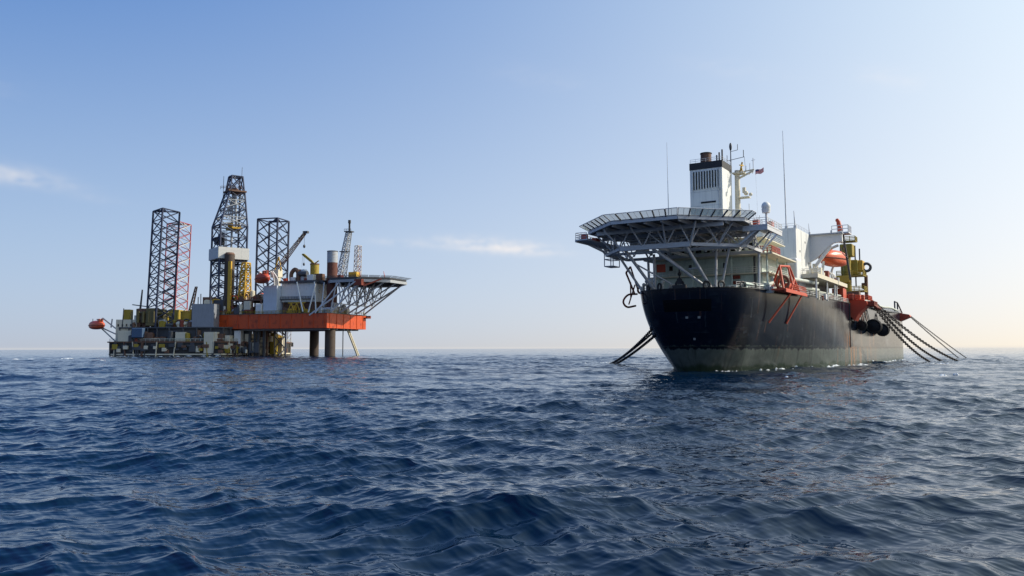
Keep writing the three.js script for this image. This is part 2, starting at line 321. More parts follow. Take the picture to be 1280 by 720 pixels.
  const along = (a0, a1, s, inset, n) => { const l = []; for (let i = 0; i <= n; i++) l.push(edge(a0 + (a1 - a0) * i / n, s, inset)); return l; };
  part(ship, 'deck_railing', M.white, (G) => { G.rail(along(2, 30, 1, 0.3, 12), 1.1, 1.6, 0.045); G.rail(along(29, 72, 1, 0.3, 12), 1.1, 1.8, 0.05); });
  part(ship, 'deck_railing', M.white, (G) => G.rail(along(2, 40, -1, 0.3, 12), 1.1, 1.8, 0.05));
  part(ship, 'deck_railing', M.white, (G) => G.rail(along(92, 184, 1, 0.4, 16), 1.2, 2.5, 0.07));
  part(hull, 'hull_seam_bar', M.black, (G) => G.bar(V(71.5, 17.4, 4.6), V(71.5, 17.5, 15.7), 0.13, 8));

  // ---- mooring fittings along the stern edge
  const lead = (a, s) => part(ship, 'fairlead', M.black, (G) => { const p = edge(a, s, 0.5); G.add(new THREE.TorusGeometry(0.62, 0.2, 6, 14).rotateY(Math.atan2(p.x, 6)).translate(p.x, p.y + 0.55, p.z)); });
  for (const [a, s] of [[-0.9, -1], [0.4, -1], [-0.9, 1], [0.2, 1], [3.5, 1], [7, 1]]) lead(a, s);
  part(ship, 'stern_anchor', M.black, (G) => {        // dark anchor-like hook block on the stern rail
    const c = V(-0.9, -0.6, 15.5); G.add(new THREE.TorusGeometry(0.75, 0.22, 6, 14, Math.PI).translate(c.x, c.y + 0.9, c.z)).bar(V(-0.9, -0.6, 17.2), V(-0.9, -0.6, 19.6), 0.13).ball(V(-0.9, -0.6, 18.4), 0.38).box(V(-0.9, -0.6, 16), 2.6, 0.7, 0.7).box(V(-0.9, -0.6, 17), 0.9, 1, 0.5).bar(V(-0.9, -1.7, 16), V(-0.9, -0.8, 17.6), 0.14).bar(V(-0.9, 0.5, 16), V(-0.9, -0.4, 17.6), 0.14);
  });
  for (const [a, b] of [[2, -3], [2.2, 1.5], [4, 7.5], [8, 9]]) part(ship, 'bollard', M.dark, (G) => { for (const d of [-0.5, 0.5]) G.cyl(V(a, b + d, 15.15), 0.28, 0.9, 10, 0.34); G.box(V(a, b, 15.25), 1.8, 0.2, 0.6); });
  for (const [a, b, s] of [[5, -3.5, 1], [6, 3.5, 1], [9, -7, 0.8], [12.0, 12.0, 0.7]]) part(ship, 'mooring_winch', M.grey, (G) => { const c = V(a, b, 15.9); G.add(new THREE.CylinderGeometry(0.8 * s, 0.8 * s, 2.2 * s, 14).rotateZ(Math.PI / 2).translate(c.x, c.y, c.z)); for (const d of [-1.15, 1.15]) G.add(new THREE.CylinderGeometry(1.15 * s, 1.15 * s, 0.16, 16).rotateZ(Math.PI / 2).translate(c.x + d * s, c.y, c.z)); G.box(V(a, b + 1.8 * s, 15.8), 0.9 * s, 1.3 * s, 1.2 * s).box(V(a, b, 15.2), 4 * s, 0.3, 1.6 * s); });

  // ---- accommodation block under the helideck
  const house = part(ship, 'deckhouse', M.mint, (G) => {
    G.ab(13, 30, -11.5, 11.2, 15.1, 19.1).ab(13.4, 30, -11.2, 11, 19.1, 22.6).ab(14, 30, -10.5, 9.5, 22.6, 26.2).ab(16.5, 37.9, -13.5, -1, 26.2, 30);
    for (const b of [-9, -5.5, -2, 1.5, 5, 8.5]) G.ab(12.85, 13, b - 0.1, b + 0.1, 15.2, 19);         // stiffeners
  });
  part(house, 'deck_slab', M.cream, (G) => G.ab(11.6, 31, -12.6, 12.9, 18.95, 19.2), 'cream edged walkway slab');
  part(house, 'deck_slab', M.cream, (G) => G.ab(10.2, 30, -12.4, 13.9, 22.5, 22.75), 'cream edged walkway slab');
  part(house, 'deck_slab', M.cream, (G) => G.ab(12.9, 31, -12, 11.5, 26.1, 26.3), 'cream edged walkway slab');
  part(house, 'railing', M.white, (G) => G.rail([V(11.8, -12, 19.2), V(11.8, 12.7, 19.2), V(30, 12.7, 19.2)], 1.1, 1.5, 0.045));
  part(house, 'railing', M.red, (G) => G.rail([V(10.5, 10.4, 22.75), V(10.5, 13.7, 22.75), V(17, 13.7, 22.75)], 1.3, 0.8, 0.07), 'red painted railing');
  part(house, 'railing', M.white, (G) => G.rail([V(13.1, -11.8, 26.3), V(13.1, 11.3, 26.3), V(30, 11.3, 26.3)], 1.1, 1.5, 0.045));
  for (let k = 0; k < 11; k++) part(house, 'window', M.glass, (G) => G.ab(13.9, 14, -9.6 + k * 1.8, -8.5 + k * 1.8, 23.9, 25.3));
  for (let k = 0; k < 5; k++) part(house, 'window', M.glass, (G) => G.ab(15.5 + k * 2.6, 16.3 + k * 2.6, 9.5, 9.56, 24, 25.1));
  for (const b of [-8, -3.8, 3.4]) part(house, 'window', M.glass, (G) => G.ab(13.3, 13.4, b, b + 0.75, 20.5, 21.5));
  for (const b of [-6.6, 7.0]) { const d = part(house, 'door', M.grey, (G) => G.ab(12.92, 13, b, b + 0.9, 15.4, 17.5)); part(d, 'handle', M.dark, (G) => G.ab(12.84, 12.92, b + 0.12, b + 0.3, 16.35, 16.45)); }
  for (const [a, b] of [[11.9, -10], [11.9, -2.5], [11.9, 5.5], [11.9, 12.4], [20, 12.4], [28, 12.4]]) part(house, 'pillar', M.mint, (G) => G.bar(V(a, b, 15.1), V(a, b, 22.5), 0.17, 8));
  part(house, 'cabinet', M.rust, (G) => { for (const y of [16.1, 17.4, 18.5]) G.ab(12.3, 13.2, 5.6, 6.9, y - 0.35, y + 0.3); }, 'rusty brown lockers on the after wall');
  part(house, 'duct', M.dark, (G) => G.bar(V(12.4, 9.9, 15.2), V(12.4, 9.9, 22.4), 0.25, 8));
  part(house, 'vent_cowl', M.white, (G) => { G.cyl(V(9, -10, 15), 0.5, 3, 12).ball(V(8.8, -10, 18.1), 0.8, 0.7, 0.8); });
  part(house, 'life_ring_rack', M.red, (G) => { G.ab(9.8, 10.2, -9.4, -7.6, 20, 21.6); });
  part(ship, 'cargo_pipe', M.pipe, (G) => { G.tube([V(12.2, 7.8, 16.7), V(12, 10, 16.7), V(12, 12.3, 16.7), V(14, 12.7, 17.2), V(14.6, 12.7, 18.3)], 0.42, 30, 10); });
  part(ship, 'cargo_pipe', M.pipe, (G) => { G.tube([V(14, 12.4, 16.6), V(22, 13.2, 17.4), V(30, 13.6, 17.4), V(44, 15.4, 17.4)], 0.4, 30, 10); });
  part(ship, 'cargo_pipe', M.mint, (G) => { G.tube([V(3, 10.6, 16.4), V(9, 11.2, 16.4), V(12, 12, 16.4), V(20, 12.6, 16.2)], 0.22, 30, 8); });
  for (const [a, b, y, s] of [[7, 7, 15.2, 1], [9, 10, 15.2, 1.2], [6.5, -8, 15.2, 1.1], [10.4, 2, 15.2, 0.9], [4.4, 10, 15.2, 0.7], [10, 6.4, 15.2, 1.3]]) part(ship, 'deck_locker', [M.white, M.grey, M.mint][Math.floor(rnd() * 3)], (G) => G.rbox(V(a, b, y + 0.6 * s), 1.7 * s, 1.2 * s, 1.1 * s, 0.08));

  // ---- funnel casing
  const fun = part(ship, 'funnel', M.white, (G) => G.ab(38, 45.5, -11.8, -4, 15, 46.9));
  part(fun, 'funnel_band', M.black, (G) => G.ab(37.92, 45.58, -11.88, -3.92, 46.85, 48.5), 'black band round the funnel top');
  for (let k = 0; k < 10; k++) part(fun, 'louvre', M.slot, (G) => G.ab(37.9, 38, -11.05 + k * 0.655, -10.72 + k * 0.655, 42.0 + k * 0.035, 46.3));
  part(fun, 'louvre', M.slot, (G) => G.ab(37.9, 38, -9.2, -5.6, 38.6, 39.0), 'low wide vent slot');
  const ex = part(fun, 'exhaust_pipe', M.brown, (G) => G.cyl(V(40.2, -8.5, 48.3), 1.28, 2.7, 22));
  part(ex, 'pipe_rim', M.black, (G) => G.add(new THREE.TorusGeometry(1.3, 0.13, 6, 24).rotateX(Math.PI / 2).translate(8.5 * -1, 51, -40.2)).cyl(V(40.2, -8.5, 50.6), 1.18, 0.3, 22));
  for (const [b, h] of [[-4.9, 2.2], [-4.2, 2.8], [-5.5, 1.6]]) part(fun, 'vent_pipe', M.black, (G) => G.bar(V(39, b, 48.4), V(39, b, 48.4 + h), 0.19, 8));
  part(fun, 'ladder', M.steel, (G) => { for (const d of [0, 0.5]) G.bar(V(37.85, -4.9 + d, 30), V(37.85, -4.9 + d, 46.8), 0.05, 4); for (let k = 0; k < 40; k++) G.bar(V(37.85, -4.9, 30.2 + k * 0.42), V(37.85, -4.4, 30.2 + k * 0.42), 0.035, 4); });
  for (const y of [34, 38, 41.4]) part(fun, 'weld_seam', M.grey, (G) => G.ab(37.96, 38, -11.8, -4, y, y + 0.05));
  for (let k = 0; k < 11; k++) part(fun, 'louvre_frame', M.white, (G) => G.ab(37.75, 38, -11.14 + k * 0.655, -10.98 + k * 0.655, 41.9, 46.4));
  part(fun, 'rooftop_railing', M.steel, (G) => G.rail([V(38.1, -11.7, 48.5), V(38.1, -4.1, 48.5), V(45.4, -4.1, 48.5)], 0.9, 1.3, 0.04, 2));

  // ---- radar mast behind the funnel
  const mast = part(ship, 'radar_mast', M.cream, (G) => {
    G.bar(V(46.4, -2.9, 26), V(46.4, -2.9, 47.4), 0.75, 12, 0.6).box(V(46.4, -2.4, 46.6), 2.8, 0.3, 2.6).beam(V(46.4, -2.6, 45.4), V(46.4, 1, 46.9), 0.35, 0.4).beam(V(46.4, -2.6, 46.8), V(46.4, 1.2, 47.2), 0.3, 0.25);
    for (const b of [-1.2, 0, 0.8]) G.bar(V(46.4, b, 46 + b * 0.3), V(46.4, b + 0.3, 47.2), 0.08);
    G.box(V(46.4, -1.2, 40.6), 2.4, 0.25, 2).ball(V(46.2, -0.8, 41.6), 0.55).ball(V(46.2, 0.3, 41.2), 0.42).box(V(46.4, -1.3, 42.4), 0.7, 1.3, 0.6);
  });
  part(mast, 'pole', M.dark, (G) => { G.bar(V(46.2, -4.3, 47.4), V(46.2, -4.3, 54.2), 0.16, 6, 0.1).ball(V(46.2, -4.3, 53.4), 0.34, 1, 0.34).beam(V(46.2, -5.3, 50), V(46.2, -1, 50.5), 0.09, 0.12).beam(V(46.2, -4.3, 52.2), V(46.2, -2.6, 52.4), 0.08, 0.1).bar(V(46.2, -2.6, 52.4), V(46.2, -2.6, 53.8), 0.07).bar(V(46.2, -1.2, 50.4), V(46.2, -1.2, 52.2), 0.09).bar(V(46.2, -1, 50.4), V(46.2, -0.8, 47), 0.04).bar(V(46.2, -5.2, 50), V(46.2, -5.2, 51.4), 0.07); });
  part(mast, 'antenna', M.steel, (G) => { G.bar(V(46.4, 1, 47), V(46.4, 1, 50), 0.09).beam(V(46.4, 0.6, 49.4), V(46.4, 1.5, 49.5), 0.07, 0.08); });
  for (const [b, y] of [[0.2, 48.8], [-0.7, 48.3]]) part(mast, 'antenna', M.steel, (G) => G.bar(V(46.4, b, 46.9), V(46.4, b, y), 0.07));
  part(mast, 'radar_scanner', M.yellow, (G) => { G.bar(V(46.4, -2.2, 46.8), V(46.4, -1.6, 49.3), 0.2, 8).bar(V(46.4, -1.6, 46.8), V(46.4, -1.9, 48.6), 0.16).beam(V(45.3, -1.9, 48.4), V(47.3, -1.6, 48.6), 0.25, 0.25); });
  part(mast, 'signal_ladder', M.steel, (G) => { G.beam(V(46.4, -2, 36.6), V(46.4, 1.2, 36.6), 0.1, 0.12).bar(V(46.4, 0.6, 36.6), V(46.4, 1.6, 33), 0.07).bar(V(46.4, -0.2, 36.6), V(46.4, -0.2, 39), 0.07).bar(V(46.4, 2.4, 30.6), V(46.4, 2.2, 36), 0.08).bar(V(46.4, 1.2, 36.6), V(46.4, 2.6, 31), 0.07).bar(V(46.4, -2.3, 38.2), V(46.4, -0.6, 36.6), 0.07); });
  const whip = (a, b, y0, y1, r) => part(ship, 'whip_antenna', M.steel, (G) => { const m = y0 + (y1 - y0) * 0.55; G.bar(V(a, b, y0), V(a, b - 0.1, m), r, 6, r * 0.8).bar(V(a, b - 0.1, m), V(a, b - 0.2, y1), r * 0.7, 5, r * 0.35).cyl(V(a, b, y0), r * 2.2, 0.7, 8); });
  whip(36, -16.5, 26.2, 54, 0.11); whip(38.5, 10.1, 31, 53.5, 0.15); whip(38.6, 12, 31, 35, 0.16); whip(52.6, 12.2, 31.2, 34, 0.12);
  part(house, 'antenna_platform', M.steel, (G) => G.ab(34.5, 37.5, -17.4, -13.3, 25.8, 26.2).beam(V(36, -16.8, 25.8), V(36, -13.4, 22), 0.2, 0.2));

  // ---- white machinery block forward of the house
  const blk = part(ship, 'machinery_house', M.white, (G) => G.ab(38.2, 53.6, 1.2, 12.2, 15, 31.2));
  part(blk, 'lower_casing', M.mint, (G) => G.ab(30, 38.2, 0.5, 11.6, 15, 22.6).ab(30, 52, -12, 1.2, 15, 26), 'pale green lower casing');
  part(blk, 'roof_railing', M.steel, (G) => G.rail([V(38.4, 1.4, 31.2), V(38.4, 12, 31.2), V(53.4, 12, 31.2)], 1, 1.6, 0.035, 2));
  for (const [a, y] of [[41.5, 26], [45, 22], [47, 28.6], [50.4, 24], [43, 18.4], [49, 19.6]]) part(blk, 'vent', M.dark, (G) => G.ab(a, a + 0.5, 12.2, 12.26, y, y + 0.45));
  for (const a of [43.4, 48.6]) part(blk, 'panel_seam', M.grey, (G) => G.ab(a, a + 0.1, 12.18, 12.24, 15.5, 31));
  part(ship, 'white_container', M.white, (G) => G.rbox(V(33.5, 11.6, 21.3), 4.4, 4.8, 5, 0.5));
  part(ship, 'container_base', M.grey, (G) => G.ab(30.6, 37, 9.2, 14.2, 15.2, 18.9));
  part(ship, 'locker_post', M.white, (G) => G.ab(29.2, 30, 9.2, 9.9, 19.2, 25.5));

  // ---- boat deck along the starboard side
  const bd = part(ship, 'boat_deck', M.cream, (G) => G.ab(35, 71, 12.3, 17.2, 19.6, 20.5));
  for (const a of [36, 48, 57, 59.5, 70]) part(bd, 'pillar', M.white, (G) => G.bar(V(a, 16.6, 15.2), V(a, 16.6, 19.6), 0.2, 8));
  part(bd, 'casing', M.dark, (G) => G.ab(37, 70, 8, 13, 15.1, 19.6));
  part(bd, 'deck_pipe', M.pipe, (G) => { G.bar(V(24, 14, 18.6), V(40, 16, 18.7), 0.42, 10).bar(V(30, 13.6, 17.2), V(66, 16.4, 17.3), 0.22, 8); });
  part(bd, 'deck_pipe', M.dark, (G) => { G.bar(V(36, 15.2, 16.4), V(70, 16.3, 16.5), 0.28, 8); });
  part(bd, 'railing', M.white, (G) => G.rail([V(35.2, 12.6, 20.5), V(35.2, 17, 20.5), V(40, 17, 20.5)], 1.1, 1.4, 0.05));
  for (let k = 0; k < 26; k++) { const a = rr(36, 69), s = rr(0.5, 1.5); part(bd, 'deck_fitting', [M.dark, M.cream, M.pipe, M.rust, M.steel][Math.floor(rnd() * 5)], (G) => { if (k % 3) G.rbox(V(a, rr(14, 16.3), 15.4 + s * 0.5), s * 0.9, s, s * 1.2, 0.06); else G.cyl(V(a, rr(14, 16.3), 15.1), s * 0.35, s * 1.4, 9); }); }
  for (let k = 0; k < 18; k++) { const a = rr(39, 68), s = rr(0.6, 1.7); part(bd, 'deck_fitting', [M.white, M.cream, M.cream, M.grey, M.rust][Math.floor(rnd() * 5)], (G) => { if (k % 3) G.rbox(V(a, rr(13, 16.5), 20.5 + s * 0.5), s, s, s * 1.1, 0.08); else G.tube([V(a, 13.5, 20.6), V(a + 0.5, 14.2, 21.5 + s), V(a + 1.5, 15.2, 21.2 + s), V(a + 2, 16, 20.6)], 0.2, 14, 7); }); }
  // gantry girder with a curved gusset, carrying the boat davits
  const gantry = part(ship, 'gantry_girder', M.white, (G) => {
    const pl = new THREE.Matrix4().makeBasis(V3(1, 0, 0), V3(0, 1, 0), V3(0, 0, 1)).setPosition(0, 0, -53);
    G.profile([[12.2, 31], [19.4, 31], [19.4, 29.2], [17.4, 28.9], [16.2, 28], [14.8, 26.6], [13.4, 25.4], [12.2, 24.8]], 1.1, pl);
  });
  part(gantry, 'top_flange', M.grey, (G) => G.ab(51.8, 54.2, 12.2, 19.6, 31, 31.3).bar(V(53, 17, 31.3), V(53, 17, 32), 0.2));
  for (const b of [16.4]) part(gantry, 'davit_arm', M.white, (G) => G.beam(V(53, b + 0.4, 28.4), V(53, b - 3.4, 23.4), 0.6, 0.7).beam(V(53, 12.8, 23.4), V(53, 14.4, 20.6), 0.6, 0.6));
  part(gantry, 'davit_arm', M.white, (G) => G.tube([V(58, 14.2, 20.6), V(58, 14, 24.4), V(58, 15.2, 27.8), V(58, 17.6, 29)], 0.32, 16, 8));
  part(gantry, 'davit_arm', M.white, (G) => G.tube([V(68, 14.2, 20.6), V(68, 14.2, 24), V(68, 15.8, 26.5), V(68, 18, 27.6)], 0.28, 16, 8));
  part(gantry, 'davit_frame', M.cream, (G) => { for (const a of [52, 56]) G.beam(V(a, 13, 20.5), V(a, 13, 24), 0.4, 0.4); G.beam(V(52, 13, 24), V(56, 13, 24), 0.5, 0.5).ab(50, 58, 12.6, 14, 21.6, 23); });
  // signal post and look-out platform at the outer end
  const post = part(ship, 'signal_post', M.white, (G) => G.bar(V(56.6, 18.4, 29.4), V(56.6, 18.4, 32.8), 0.5, 10));
  part(post, 'post_top', M.red, (G) => G.bar(V(56.6, 18.4, 32.2), V(56.6, 18, 34.6), 0.7, 10, 0.45).ball(V(56.6, 17.8, 34.8), 0.45), 'red rounded top');
  part(post, 'platform', M.steel, (G) => { G.ab(54.2, 58.4, 16.8, 20.6, 31.3, 31.6).rail([V(54.3, 16.9, 31.6), V(54.3, 20.5, 31.6), V(58.3, 20.5, 31.6)], 1.6, 1.2, 0.08, 2); });
  part(post, 'lattice_strut', M.dark, (G) => { G.bar(V(57.5, 18.8, 31.3), V(61, 19.6, 20.8), 0.26, 6).bar(V(57.5, 19.4, 30), V(57, 18.6, 27.6), 0.12).bar(V(57, 18.6, 27), V(59, 19.5, 25.8), 0.12); });
}


// ---- helideck over the stern
{
  const CB = -1.8, oct = (ap, y) => { const l = []; for (let k = 0; k < 8; k++) { const t = (22.5 + 45 * k) * D2R, r = ap / Math.cos(22.5 * D2R); l.push(V(r * Math.cos(t), CB + r * Math.sin(t), y)); } return l; };
  const deckO = oct(15, 27.25);
  const heli = part(ship, 'helideck', M.dark, (G) => G.flat(deckO, 26.95, 27.3));
  part(heli, 'edge_beam', M.steel, (G) => { const o = oct(15.02, 26.8); for (let k = 0; k < 8; k++) G.beam(o[k], o[(k + 1) % 8], 0.35, 0.55); });
  for (let k = -4; k <= 4; k++) part(heli, 'floor_girder', M.steel, (G) => { const b = CB + k * 3.1, e = Math.min(14.6, 20.6 - Math.abs(k * 3.1)); G.beam(V(-e, b, 26.6), V(e, b, 26.6), 0.3, 0.7); });
  for (const a of [-8.5, -1, 8]) part(heli, 'floor_girder', M.steel, (G) => { const e = Math.min(14.6, 20.6 - Math.abs(a)); G.beam(V(a, CB - e, 26.1), V(a, CB + e, 26.1), 0.45, 0.7); });
  // safety nets, panel by panel, sloping up and out
  const net = new THREE.MeshPhysicalMaterial({ name: 'safety_net', color: new THREE.Color().setRGB(0.42, 0.6, 0.52), roughness: 0.8, transparent: true, opacity: 0.5, side: THREE.DoubleSide });
  const inn = oct(15.2, 27.2), out = oct(16.75, 28.15);
  for (let k = 0; k < 8; k++) {
    const n = 6;
    for (let j = 0; j < n; j++) {
      const mid = inn[k].clone().lerp(inn[(k + 1) % 8], (j + 0.5) / n); if (mid.x > 10 && -mid.z > -3.5) continue;   // the house side carries a walkway instead of nets
      const c = [inn[k].clone().lerp(inn[(k + 1) % 8], (j + 0.04) / n), inn[k].clone().lerp(inn[(k + 1) % 8], (j + 0.96) / n), out[k].clone().lerp(out[(k + 1) % 8], (j + 0.96) / n), out[k].clone().lerp(out[(k + 1) % 8], (j + 0.04) / n)];
      const g = new THREE.BufferGeometry().setFromPoints([c[0], c[1], c[2], c[0], c[2], c[3]]); g.computeVertexNormals(); g.setAttribute('uv', new THREE.Float32BufferAttribute([0, 0, 1, 0, 1, 1, 0, 0, 1, 1, 0, 1], 2));
      const p = new THREE.Mesh(g, net); p.name = 'net_panel'; heli.add(p);
      part(heli, 'net_frame', M.steel, (G) => { for (let q = 0; q < 4; q++) G.bar(c[q], c[(q + 1) % 4], 0.07, 4); G.bar(c[0].clone().lerp(c[1], 0.5), c[2].clone().lerp(c[3], 0.5), 0.04, 4); });
      if (j) part(heli, 'net_bracket', M.dark, (G) => G.beam(inn[k].clone().lerp(inn[(k + 1) % 8], j / n).add(V3(0, -0.15, 0)), out[k].clone().lerp(out[(k + 1) % 8], j / n).add(V3(0, -0.1, 0)), 0.12, 0.18));
    }
  }
  // support truss: lower ring, verticals and V braces
  const ring = [[-8.5, -9.2], [-8.5, 4.3], [-1, 12], [9.5, 12], [9.5, -15.6], [-1, -15.6]].map(([a, b]) => V(a, b, 22.9));
  const truss = part(ship, 'helideck_truss', M.steel, (G) => { for (let k = 0; k < 6; k++) G.beam(ring[k], ring[(k + 1) % 6], k < 1 ? 0.8 : 0.45, k < 1 ? 0.85 : 0.55); });
  part(truss, 'cross_beam', M.steel, (G) => G.beam(V(-1, -15.4, 22.9), V(-1, 11.8, 22.9), 0.4, 0.5)); part(truss, 'cross_beam', M.steel, (G) => G.beam(V(-8.3, -2.5, 22.9), V(9.3, -2.5, 22.9), 0.4, 0.5));
  const ctr = V(0, CB, 0), brace = (p, q, r = 0.17, par = truss, m = M.steel) => part(par, 'brace', m, (G) => G.bar(p, q, r, 7));
  for (let k = 0; k < 6; k++) {
    const p = ring[k], q = ring[(k + 1) % 6], n = Math.max(2, Math.round(p.distanceTo(q) / 4.4)), nxt = q.clone().sub(p).normalize();
    for (let j = 0; j < n; j++) {
      const c = p.clone().lerp(q, j / n), o = c.clone().sub(ctr).setY(0).normalize(), up = c.clone().add(o.multiplyScalar(3.4)).setY(26.5);
      brace(c, up, j ? 0.16 : 0.2);
      brace(c, c.clone().addScaledVector(nxt, 1.9).setY(26.4), 0.14); if (j || k % 2) brace(c, c.clone().addScaledVector(nxt, -2.0).setY(26.4), 0.13);
      if (j % 2) brace(c.clone().setY(26.4), c.clone().addScaledVector(nxt, 4.2), 0.1);
    }
  }
  for (let k = 0; k < 7; k++) { const b = -13 + k * 3.7; brace(V(-1, b, 22.9), V(-1, b + (k % 2 ? 1 : -1), 26.3), 0.12); brace(V(4.5, b + 1, 22.9), V(4.5, b + 2.6, 26.3), 0.12); brace(V(4.5, b + 1, 22.9), V(4.5, b - 0.8, 26.3), 0.12); }
  for (const [a0, b0, a1, b1] of [[-1, -10, 4, -6], [-1, -4, 4, 0], [-1, 2, 4, 6], [-1, 8, -6, 6], [4, -8, -4, -12], [5, 4, 1, 9]]) { brace(V(a0, b0, 22.9), V(a1, b1, 26.3), 0.13); brace(V(a0, b0, 26.3), V(a1, b1, 22.9), 0.11); }
  // legs down to the main deck
  for (const [p, q, r] of [[V(-7.8, -8.6, 22.8), V(1.4, -6.2, 15.3), 0.3], [V(-8.4, -3, 22.7), V(1.6, 4.6, 15.3), 0.26], [V(-8.2, 3.4, 22.7), V(1.7, 4.8, 15.3), 0.3], [V(2, 5.6, 22.7), V(2, 5.4, 15.3), 0.24], [V(1, -6.4, 22.7), V(1.6, -6.5, 15.3), 0.26], [V(-1, 9, 22.7), V(3, 6, 15.3), 0.2], [V(9.3, 11.6, 22.6), V(9.3, 11.4, 15.3), 0.26], [V(9.3, -11, 22.7), V(9.3, -10.8, 15.3), 0.26], [V(-1, -13, 22.7), V(3.5, -9.6, 15.3), 0.24], [V(-0.9, -4, 22.7), V(1.6, 4, 15.5), 0.17], [V(-4.8, -7.8, 20.4), V(1.2, -1, 15.6), 0.15], [V(-1.5, 1.6, 19.2), V(-3, 4.2, 19.2), 0.17]])
    part(truss, 'leg', M.steel, (G) => G.bar(p, q, r, 9));
  for (const [a, b] of [[1.5, 4.8], [1.4, -6.3]]) part(truss, 'leg_foot', M.steel, (G) => G.cyl(V(a, b, 15.1), 0.75, 0.8, 12, 0.4));
  part(truss, 'walkway', M.steel, (G) => G.ab(-8.3, -6.6, -9, 4.4, 23.3, 23.45).rail([V(-8.2, -9, 23.4), V(-8.2, 4.3, 23.4)], 1, 1.6, 0.04, 2));
  for (const [a, b, s] of [[4, -10, 1.4], [3, -3, 1.6], [5, 3, 1.5], [6, 8, 1.2], [-3, -1, 1]]) part(truss, 'foam_monitor', M.white, (G) => G.rbox(V(a, b, 23.3 + s * 0.45), s * 1.7, s * 0.9, s, 0.12));

  // port access platform with a hanging stair cage
  const pp = part(heli, 'access_platform', M.steel, (G) => { G.ab(-9.4, -2, -18.2, -15.6, 25.0, 25.25).ab(-2, 8, -18.2, -15.4, 25, 25.2).beam(V(-9.3, -18.1, 25), V(7.5, -18.1, 25), 0.3, 0.5); });
  part(pp, 'railing', M.steel, (G) => G.rail([V(-9.3, -15.8, 25.2), V(-9.3, -18.1, 25.2), V(7.8, -18.1, 25.2)], 1.3, 1.5, 0.06));
  part(pp, 'fire_box', M.red, (G) => G.ab(-8.4, -7.4, -17.4, -16.4, 25.2, 26.4)); part(pp, 'fire_box', M.red, (G) => G.ab(-3.4, -1.4, -17.6, -16.6, 25.2, 26.2));
  for (const a of [-4, 2]) part(pp, 'strut', M.steel, (G) => G.beam(V(a, -18, 24.9), V(a + 3, -14.5, 22.8), 0.3, 0.4));
  part(pp, 'stair_cage', M.steel, (G) => { for (const [a, b] of [[0, -16.5], [0, -14.6], [3, -16.5], [3, -14.6]]) G.bar(V(a, b, 20.8), V(a, b, 25), 0.1, 5); for (const y of [20.8, 22.2]) { G.bar(V(0, -16.5, y), V(0, -14.6, y), 0.1, 5).bar(V(0, -16.5, y), V(3, -16.5, y), 0.1, 5).bar(V(3, -16.5, y), V(3, -14.6, y), 0.1, 5).bar(V(3, -14.6, y), V(0, -14.6, y), 0.1, 5); } G.ab(0, 3, -16.5, -14.6, 20.7, 20.85); });
  // starboard platform, stair and satellite dome
  const sp = part(heli, 'side_platform', M.steel, (G) => { G.ab(-3.6, 7, 13.4, 16.6, 25.9, 26.15).beam(V(-3.5, 16.4, 25.6), V(7, 16.4, 25.6), 0.3, 0.8).beam(V(-3.4, 12.2, 25.6), V(-3.4, 16.5, 25.6), 0.3, 0.9); });
  part(sp, 'railing', M.white, (G) => G.rail([V(-3.5, 13.5, 26.15), V(-3.5, 16.5, 26.15), V(7, 16.5, 26.15)], 1.2, 1.3, 0.05));
  part(sp, 'fire_box', M.red, (G) => G.ab(1.2, 2.4, 15.4, 16.2, 26.2, 27.3).ab(-2.8, -2, 13.8, 14.8, 26.2, 27.2));
  const st = part(sp, 'stair_stringer', M.steel, (G) => { for (const a of [-3.2, -2]) G.beam(V(a, 15.6, 26), V(a, 11.4, 22.9), 0.12, 0.35); G.rail([V(-3.2, 15.6, 26), V(-3.2, 11.4, 22.9)], 1, 1.2, 0.04, 2); });
  for (let k = 0; k < 10; k++) part(st, 'step', M.grey, (G) => { const t = (k + 0.5) / 10; G.box(V(-2.6, 15.6 - 4.2 * t, 26 - 3.1 * t), 0.3, 0.06, 1.1); });
  const dome = part(sp, 'satellite_dome', M.white, (G) => G.ball(V(2, 15, 30.2), 0.8, 0.86, 0.8, 20).cyl(V(2, 15, 29.2), 0.72, 0.5, 20, 0.8)); part(dome, 'pedestal', M.white, (G) => G.cyl(V(2, 15, 26.1), 0.2, 3.1, 10).cyl(V(2, 15, 29), 0.7, 0.2, 14));
}

